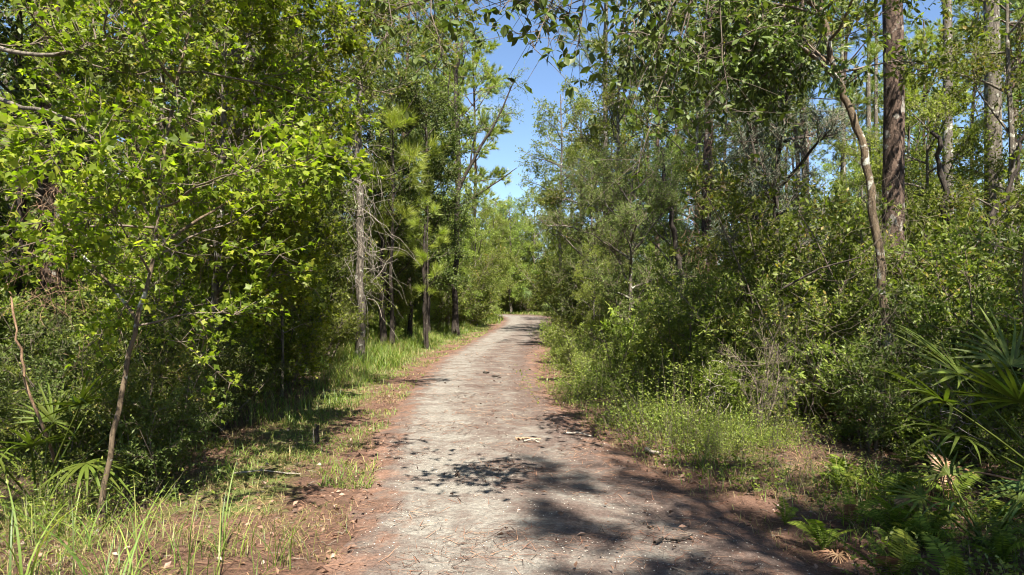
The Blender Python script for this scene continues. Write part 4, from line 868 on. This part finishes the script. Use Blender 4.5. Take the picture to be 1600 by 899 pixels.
# ------------------------------------------------------------------ shrubs and small trees with a place of their own
PL = [  # proto, name, label, cat, px, d, scale
 ('fine0', 'yaupon_tree', 'dense grey-green small-leaved tree right of the road, nearest of its kind', 'tree', 985, 14.5, .9),
 ('fine0', 'yaupon_tree', 'grey-green small-leaved tree behind and left of the nearest one', 'tree', 925, 21.0, 1.1),
 ('fine0', 'yaupon_tree', 'fine-leaved tree standing between the grey-green tree and the reddish pine', 'tree', 1050, 18.5, 1.0),
 ('grey0', 'cedar_tree', 'dull grey feathery cedar left of the leaning oak', 'tree', 1215, 11.0, 1.25),
 ('oak0', 'oak_tree', 'light green oak rising right of the road where the sky gap ends', 'tree', 965, 21.5, .98),
 ('oak1', 'oak_tree', 'rounded oak at the far right side of the road', 'tree', 905, 33, 1.1),
 ('bright1', 'oak_tree', 'bright tall oak whose crown closes the sky gap on the right', 'tree', 895, 42, 1.05),
 ('oak2', 'oak_tree', 'broad oak behind the reddish low pine trunk', 'tree', 1085, 21, .95),
 ('oak1', 'oak_tree', 'oak filling the space behind the arched bare limb', 'tree', 1180, 17, .8),
 ('oak0', 'oak_tree', 'oak behind the thickest pine trunk', 'tree', 1420, 15, .62),
 ('oak2', 'oak_tree', 'oak with low branches at the right edge of the photo', 'tree', 1590, 9.0, .60),
 ('bright0', 'small_tree', 'sunlit small tree between the two nearest right-hand pines', 'tree', 1445, 11, .62),
 ('bright0', 'small_tree', 'leafy sapling low in front of the reddish pine trunk', 'tree', 1140, 11.5, .42),
 ('dark0', 'oak_tree', 'dark green dense oak on the left behind the grass strip', 'tree', 612, 22, 1.02),
 ('dark0', 'oak_tree', 'dark oak just right of the densest dark one on the left', 'tree', 668, 25, .98),
 ('ypine1', 'young_pine', 'young pine with bright needle tufts high in front of the dark oak', 'tree', 612, 20.3, 1.12),
 ('ypine1', 'young_pine', 'young pine with pale drooping tufts low before the dark oak', 'tree', 668, 20.6, .72),
 ('bright0', 'small_tree', 'bright bushy tree on the left side near the road end', 'tree', 745, 36, .85),
 ('bright0', 'small_tree', 'tall yellow-green bush at the left of the road end', 'tree', 700, 31, .8),
 ('bright0', 'small_tree', 'round bright bush touching the dark gap at the bend', 'tree', 768, 45, .9),
 ('bright1', 'oak_tree', 'airy bright oak nearest the right side of the sky gap', 'tree', 880, 30, .95),
 ('ypine1', 'young_pine', 'young pine half hidden among the bright bushes at left', 'tree', 640, 23.5, 1.3),
 ('bright0', 'small_tree', 'broad pale green tree filling the view over the bend', 'tree', 800, 59.5, 1.25),
 ('bright0', 'small_tree', 'pale green tree over the right side of the bend', 'tree', 832, 63, 1.4),
 ('bright0', 'small_tree', 'pale green tree over the left side of the bend', 'tree', 752, 57, 1.15),
 ('bright1', 'oak_tree', 'bright oak behind the bend in the middle of the photo', 'tree', 775, 64, .95),
 ('oak0', 'oak_tree', 'pale oak straight above the road end', 'tree', 850, 66, .85),
 ('bright1', 'oak_tree', 'tall oak left of the road end behind the bright bushes', 'tree', 690, 52, 1.0),
 ('ypine0', 'pine_tree', 'yellow-green pine crown lit in the sky gap left of centre', 'tree', 742, 44, 1.25),
 ('ypine0', 'pine_tree', 'yellow-green pine right of the thickest trunk against the sky', 'tree', 1445, 27, .85),
 ('pine0', 'pine_tree', 'tall pine with airy crown reaching highest into the sky gap', 'tree', 715, 36, .93),
 ('pine1', 'pine_tree', 'pine with a straight grey stem left of the highest airy one', 'tree', 674, 38, .95),
 ('pine0', 'pine_tree', 'pine standing behind the light green oak on the right', 'tree', 1015, 40, .9),
 ('oak2', 'oak_tree', 'oak behind the vine-draped grey trunk on the left', 'tree', 520, 19, .9),
 ('dark0', 'oak_tree', 'shadowy oak filling the wood behind the bright sweetgum', 'tree', 430, 15, .85),
 ('oak1', 'oak_tree', 'oak behind the reddish pine at the far left', 'tree', 130, 13.5, .8),
 ('oak0', 'oak_tree', 'oak between the sapling and the bright sweetgum', 'tree', 250, 12.5, .82),
 ('dark0', 'oak_tree', 'dark oak at the left border behind the palmetto', 'tree', 20, 9.8, .72),
 ('shrub0', 'shrub', 'yellow-green shrub at the foot of the bright sweetgum', 'shrub', 445, 11.8, .78),
 ('shrub4', 'shrub', 'low bright shrub at the back edge of the red litter', 'shrub', 400, 10.8, 1.0),
 ('shrub3', 'shrub', 'small-leaved shrub between the low bright shrub and the palmetto tuft', 'shrub', 370, 11.6, .8),
 ('shrub0', 'shrub', 'shrub with a curved bare stem left of the grass strip', 'shrub', 500, 14.5, 1.0),
 ('shrub1', 'shrub', 'bushy shrub on the right verge nearest the road where it narrows', 'shrub', 905, 13.2, .85),
 ('shrub1', 'shrub', 'bright low shrub touching the right road edge in the middle distance', 'shrub', 880, 16.5, .8),
 ('shrub0', 'shrub', 'shrub with larger leaves behind the right verge', 'shrub', 975, 11.2, .85),
 ('shrub4', 'shrub', 'low green shrub in front of the grey-green tree', 'shrub', 935, 11.0, 1.1),
 ('shrub5', 'shrub', 'upright sunlit shrub below the arched bare limb', 'shrub', 1075, 9.6, .75),
 ('shrub0', 'shrub', 'sprawling shrub over the red litter on the right bank', 'shrub', 1130, 8.5, .6),
 ('shrub5', 'shrub', 'shrub with dark glossy leaves left of the leaning oak', 'shrub', 1240, 8.2, .85),
 ('shrub2', 'shrub', 'dark shrub wrapped round the foot of the leaning oak', 'shrub', 1360, 6.9, .7),
 ('shrub2', 'shrub', 'shaded shrub behind the large palmetto', 'shrub', 1520, 7.0, 1.05),
 ('shrub5', 'shrub', 'tall shrub between the leaning oak and the thickest pine', 'shrub', 1440, 7.8, 1.1),
]
for (pr, nm, lb, ct, px, d, s) in PL:
    plant(pr, nm, lb, ct, at(px, d), d, sc=s)

# ------------------------------------------------------------------ the wood behind, copies too alike to tell apart
rs = np.random.RandomState(123)
def ok_spot(x, y):
    l, r = np.interp(y, RTa[:, 0], RTa[:, 1]), np.interp(y, RTa[:, 0], RTa[:, 2])
    if y < 49: return x < l-3.6 or x > r+1.5
    if y < 62: return x > 5.5
    return True
placed = []
def fill(n, protos, name, cat, y0, y1, side, omin, omax, scl, label, group, sep, pw=1.0):
    k = 0; tries = 0
    while k < n and tries < n*60:
        tries += 1; y = y0+(y1-y0)*rs.rand()**pw; l, r = edges(y); o_ = omin+(omax-omin)*rs.rand()
        x = l-o_ if side < 0 else r+o_
        if not ok_spot(x, y) or any((x-a)**2+(y-b)**2 < sep**2 for a, b in placed): continue
        if abs(x) > .80*y+3: continue
        placed.append((x, y)); plant(protos[rs.randint(len(protos))], name, label, cat, x, y, rs.uniform(0, 6.28), rs.uniform(*scl), group); k += 1
for s_, sn in ((-1, 'left'), (1, 'right')):
    fill(26 if s_ < 0 else 20, ['oak0', 'bright1', 'oak2', 'bright0', 'bright0'], 'oak_tree', 'tree', 13, 40, s_, 4.6 if s_ < 0 else 3.6, 22, (.7, 1.0) if s_ < 0 else (.45, .8), 'leafy tree deep in the crowded wood %s of the road' % sn, 'leafy trees in the wood %s of the road' % sn, 2.0)
    fill(22 if s_ < 0 else 36, ['pine0', 'pine1', 'pine0'], 'pine_tree', 'tree', 13, 60, s_, 5, 26, (.85, 1.1), 'tall pine standing in the wood %s of the road' % sn, 'tall pines in the wood %s of the road' % sn, 2.0)
    fill(26, ['oak0', 'oak2', 'bright1', 'bright0'], 'oak_tree', 'tree', 40, 75, s_, 4, 34, (.8, 1.15), 'far leafy tree closing the wood %s of the road' % sn, 'far leafy trees %s of the road' % sn, 3.0)
    fill(60 if s_ < 0 else 46, ['shrub0', 'shrub1', 'shrub0', 'shrub1', 'shrub5'], 'shrub', 'shrub', 8 if s_ < 0 else 9, 46, s_, 3.6 if s_ < 0 else 2.2, 9, (.8, 1.3), 'understorey shrub in the thicket %s of the road' % sn, 'understorey shrubs %s of the road' % sn, .9, 1.3)
placed = []
fill(26, ['shrub2', 'shrub5', 'shrub0'], 'shrub', 'shrub', 5.2, 12, 1, 2.6, 8, (.6, 1.0), 'shaded undergrowth shrub right of the road', 'undergrowth shrubs at lower right', .75)
fill(22, ['shrub2', 'shrub5', 'shrub0'], 'shrub', 'shrub', 6.5, 13, -1, 4.0, 9, (.6, 1.05), 'shaded undergrowth shrub left of the road', 'undergrowth shrubs at left', .75)
# behind the bend
for i in range(15):
    x = -12+i*1.5+rs.uniform(-.5, .5); plant(['bright0', 'dark0', 'bright0', 'fine0'][i % 4], 'small_tree', 'low leafy tree closing the view just beyond the bend', 'tree', x, rs.uniform(62, 67), None, rs.uniform(.75, 1.1), 'low trees just beyond the bend')
for i in range(70):
    y = rs.uniform(85, 150); x = rs.uniform(-.8, .8)*y; plant(['oak0', 'bright1', 'oak2', 'oak1'][i % 4], 'oak_tree', 'distant tree in the depth of the wood', 'tree', x, y, None, rs.uniform(1.0, 1.5), 'distant trees in the depth of the wood')
for i in range(7):
    y = 50+i*.4; x = 3.4+i*.25; plant('shrub1', 'shrub', 'bright shrub on the outer side of the bend', 'shrub', x+rs.uniform(0, 2), y+rs.uniform(0, 5), None, rs.uniform(1, 1.6), 'bright shrubs on the outer side of the bend')
for i in range(16):
    x = rs.uniform(-14, 16); y = rs.uniform(66, 88); plant(['oak0', 'bright1', 'oak2', 'dark0'][i % 4], 'oak_tree', 'far tree beyond the bend of the road', 'tree', x, y, None, rs.uniform(.8, 1.1), 'far trees beyond the bend')
for i in range(26):
    x = rs.uniform(-10, 8); y = rs.uniform(60.6, 63); plant(['shrub0', 'shrub1', 'shrub5'][i % 3], 'shrub', 'shrub closing the view beyond the bend of the road', 'shrub', x, y, None, rs.uniform(1.3, 2.3), 'shrubs beyond the bend')

wr = np.random.RandomState(41)
for i in range(90):
    y = 7.2+30*wr.rand()**1.5; l, r = edges(y); x = r+.25+wr.rand()**.8*np.interp(y, [7, 10, 14, 40], [1.3, 1.8, 2.0, 1.2]); z = gz(x, y)
    o = mo('weed_patch', WEED[wr.choice([0, 1, 2, 3, 3])], None, (x, y, z), (0, 0, wr.uniform(0, 6.28)), wr.uniform(.6, 1.1)*(.7 if x < r+.5 else 1.15))
    lb, gp = where_label(['feathery bright weed patch', 'mid-green weed patch', 'tall feathery weed patch', 'low broad-leaved weed patch'][WEED_I(o)], x, y, True); prop(o, lb, 'weeds', gp)
for i in range(26):
    y = 9.5+22*wr.rand(); l, r = edges(y); x = l-2.0-1.6*wr.rand()
    o = mo('weed_patch', WEED[i % 4], None, (x, y, gz(x, y)), (0, 0, wr.uniform(0, 6.28)), wr.uniform(.6, 1.1)); lb, gp = where_label(['feathery bright weed patch', 'mid-green weed patch', 'tall feathery weed patch', 'low broad-leaved weed patch'][i % 4], x, y, True); prop(o, lb, 'weeds', gp)
for i in range(30):
    y = 6.3+4*wr.rand(); x = at(wr.uniform(-60, 250), y); pr = ['shrub2', 'shrub0', 'shrub5', 'shrub4'][i % 4]
    plant(pr, 'shrub', 'shaded low shrub crowding the bottom left of the wood', 'shrub', x, y, None, wr.uniform(.35, .75), 'shaded low shrubs at bottom left')
for i in range(26):
    y = 4.7+3.6*wr.rand(); px_ = wr.uniform(-80, 290 if y > 6 else 190); x = at(px_, y)
    if i % 2: o = mo('weed_patch', WEED[[1, 3][i//2 % 2]], None, (x, y, gz(x, y)), (0, 0, wr.uniform(0, 6.28)), wr.uniform(.5, .9)); lb, gp = where_label(['mid-green weed patch', 'low broad-leaved weed patch'][i//2 % 2], x, y, True); prop(o, lb, 'weeds', gp)
    else: plant(['shrub2', 'shrub5'][i//2 % 2], 'shrub', '', 'shrub', x, y+.8, None, wr.uniform(.3, .55), 'g')
for i in range(30):
    y = 8.2+20*wr.rand()**1.3; l, r = edges(y); sgn = i % 2
    x = r+np.interp(y, [8, 14, 30], [1.5, 1.2, .9])+2.2*wr.rand() if sgn else l-np.interp(y, [8, 12, 30], [3.3, 2.6, 2.0])-1.6*wr.rand()
    plant('shrub6', 'shrub', '', 'shrub', x, y, None, wr.uniform(.45, .95), 'g')
for i in range(22):
    y = 6.5+16*wr.rand()**1.3; l, r = edges(y); x = r+1.4+2.4*wr.rand() if i % 2 else l-3.4-2*wr.rand()
    plant('dead0', 'dead_shrub', '', 'shrub', x, y, None, wr.uniform(.4, .7), 'g')
for i in range(14):
    y = 5.6+2.6*wr.rand(); l, r = edges(y); x = r+.7+1.1*wr.rand(); k = [1, 3, 0][i % 3]
    o = mo('weed_patch', WEED[k], None, (x, y, gz(x, y)), (0, 0, wr.uniform(0, 6.28)), wr.uniform(.35, .65)); lb, gp = where_label(['feathery bright weed patch', 'mid-green weed patch', '', 'low broad-leaved weed patch'][k], x, y, True); prop(o, lb, 'weeds', gp)
# unseen trees added beside and behind the viewer to shade the near ground
for pr, lb, x, y, sc in [('oak0', 'unseen oak added for shade beside the viewer on the right', 5.3, 1.9, .9), ('pine1', 'unseen nearest pine added for shade behind the viewer on the right', 3.3, -2.8, .85), ('oak1', 'unseen oak added for shade beside the viewer on the left', -4.3, 1.4, .9),
                         ('bright1', 'unseen bright oak added for shade behind the viewer on the right', 3.5, -.7, .9), ('oak0', 'unseen oak added for shade behind the viewer on the left', -4.6, -3.0, 1.0), ('pine0', 'unseen pine added for shade behind the viewer', 6.5, -6, 1.0)]:
    plant(pr, 'oak_tree' if pr[0] == 'o' else 'pine_tree', lb, 'tree', x, y, sc=sc)
fill2 = np.random.RandomState(17)
for i in range(52):
    y = fill2.uniform(13, 44); l, r = edges(y); x = l-np.interp(y, [13, 20, 26, 35, 44], [2.3, 2.2, 2.0, 1.2, .5])-fill2.uniform(.2, 1.9); pr = ['bright0', 'shrub5', 'shrub0', 'shrub1', 'bright0'][i % 5]
    plant(pr, 'leafy_bush', 'leafy bush at the edge of the wood behind the left grass strip', 'bush', x, y, None, fill2.uniform(.4, .72) if pr == 'bright0' else fill2.uniform(1.0, 1.6), 'leafy bushes behind the left grass strip')
for i in range(44):
    y = fill2.uniform(14, 46); l, r = edges(y); x = r+np.interp(y, [14, 20, 30, 44], [1.2, .9, .8, .7])+fill2.uniform(.1, 2.0); pr = ['bright0', 'shrub3', 'shrub0', 'shrub1', 'shrub5'][i % 5]
    plant(pr, 'leafy_bush', 'leafy bush at the edge of the wood on the right verge', 'bush', x, y, None, fill2.uniform(.3, .5) if pr == 'bright0' else fill2.uniform(.8, 1.3), 'leafy bushes on the right verge')

# ------------------------------------------------------------------ vines and dead twig tangles
def vines(name, label, px0, px1, py0, py1, d, n, seed, mat='deadwood', r=.004, dd=.4, hang=.8, leaves=0):
    rs = np.random.RandomState(seed); base = np.array(W((px0+px1)/2, (py0+py1)/2, d)); mb = MB()
    for k in range(n):
        p = np.array(W(rs.uniform(px0, px1), rs.uniform(py0, py1), d+rs.uniform(-dd, dd)))-base
        q = walk(rs, p, (rs.normal()*.6, rs.normal()*.6, -hang+rs.normal()*.4), rs.uniform(.3, 1.2)*abs(zat(py0, d)-zat(py1, d))*.4, 8, .3, -.05)
        tube(mb, q, np.linspace(r, r*.4, 9)*rs.uniform(.5, 1.3), 3)
    prop(mo(name, mb.build(name, M[mat]), None, base, kind=None), label, 'vine')
vines('vine', 'tangle of bare grey vines hanging down the slim grey trunk on the left', 535, 590, 200, 470, 15.8, 130, 1, r=.006, dd=.35)
vines('vine', 'brown dead vine tangle among the leaves at the far left', 40, 130, 230, 480, 6.8, 150, 2, 'tanwood', .0025)
vines('vine', 'thin upright brown stems and vines hanging through the left foliage', 30, 340, 120, 620, 6.1, 60, 9, 'twig', .0035, .5, 1.8)
vines('vine', 'fine dead vines trailing behind the lichened sapling', 120, 300, 420, 740, 6.3, 50, 10, 'tanwood', .0025, .4, 1.4)
vines('vine', 'rusty dead twigs hung up in the middle of the left foliage', 200, 330, 180, 400, 7.2, 160, 3, 'tanwood', .0022)
vines('vine', 'pinkish dead twigs caught around the reddish low pine trunk', 1070, 1140, 290, 420, 15.5, 90, 4, 'tanwood', .008)
vines('vine', 'thin dangling vines left of the leaning oak reaching the road bank', 1205, 1275, 450, 780, 5.8, 110, 5, 'twig', .0022, .3, 1.6)
vines('vine', 'pale dead twigs spreading under the shrubs on the right bank', 1090, 1160, 560, 640, 8.0, 40, 6, 'deadwood', .006, .3, .3)
vines('vine', 'thin grey vines around the leaning oak trunk', 1360, 1420, 260, 560, 6.9, 110, 7, 'twig', .0025, .2, 1.5)
vines('vine', 'dead twig mass behind the right-hand ferns', 1440, 1560, 560, 700, 6.0, 60, 8, 'deadwood', .004, .3, .2)
stick('curved brown stem rising from the grass at the left edge of the photo', [G(100, 755), W(72, 680, 5.6), W(40, 590, 5.5), W(22, 500, 5.4), W(12, 440, 5.4)], .014, 'tanwood', 'bare_sapling', 'sapling', 21)
stick('bowed pale bare stem at the edge of the left shrubs', [W(465, 610, 13), W(480, 570, 13), W(478, 545, 13), W(462, 520, 13), W(450, 505, 13)], .018, 'deadwood', 'bare_sapling', 'sapling', 22)
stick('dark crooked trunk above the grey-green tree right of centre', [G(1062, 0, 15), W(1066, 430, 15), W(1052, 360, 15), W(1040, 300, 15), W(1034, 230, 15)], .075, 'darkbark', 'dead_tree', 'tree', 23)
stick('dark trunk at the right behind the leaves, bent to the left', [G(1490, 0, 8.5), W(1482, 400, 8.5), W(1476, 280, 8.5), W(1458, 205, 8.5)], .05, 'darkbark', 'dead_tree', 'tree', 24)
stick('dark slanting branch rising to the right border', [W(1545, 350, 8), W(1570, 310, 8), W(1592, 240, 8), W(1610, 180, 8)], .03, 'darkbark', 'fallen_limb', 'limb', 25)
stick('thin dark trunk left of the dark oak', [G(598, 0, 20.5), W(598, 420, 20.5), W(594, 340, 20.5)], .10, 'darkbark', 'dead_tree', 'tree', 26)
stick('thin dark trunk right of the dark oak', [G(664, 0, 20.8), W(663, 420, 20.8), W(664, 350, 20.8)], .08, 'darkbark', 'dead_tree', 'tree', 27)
stick('fallen dark branch slanting through the right thicket', [W(1225, 450, 7.5), W(1280, 420, 7.4), W(1345, 402, 7.3)], .014, 'darkbark', 'fallen_limb', 'limb', 28)
# same-looking neighbours: say which one from the left; what is left over shares a label and a group
from collections import defaultdict
byl = defaultdict(list)
for o in list(COL.objects):
    if o.parent is None and o.get('label') and o.get('group'): byl[o['label']].append(o)
ORD = {2: ['left one', 'right one'], 3: ['left one', 'middle one', 'right one'], 4: ['leftmost', 'second from left', 'third from left', 'rightmost'],
       5: ['leftmost', 'second from left', 'middle one', 'second from right', 'rightmost'], 6: ['leftmost', 'second from left', 'third from left', 'third from right', 'second from right', 'rightmost']}
for lb, os_ in byl.items():
    if 2 <= len(os_) <= 6:
        for o, wd in zip(sorted(os_, key=lambda o: o.location.x/max(o.location.y, 1)), ORD[len(os_)]): o['label'] = lb+', '+wd
nt = sum(len(m_.loop_triangles) if m_.loop_triangles else sum(max(len(p.vertices)-2, 0) for p in []) or len(m_.polygons) for m_ in bpy.data.meshes)
print('POLYS unique about', nt, 'objects', len(bpy.data.objects))
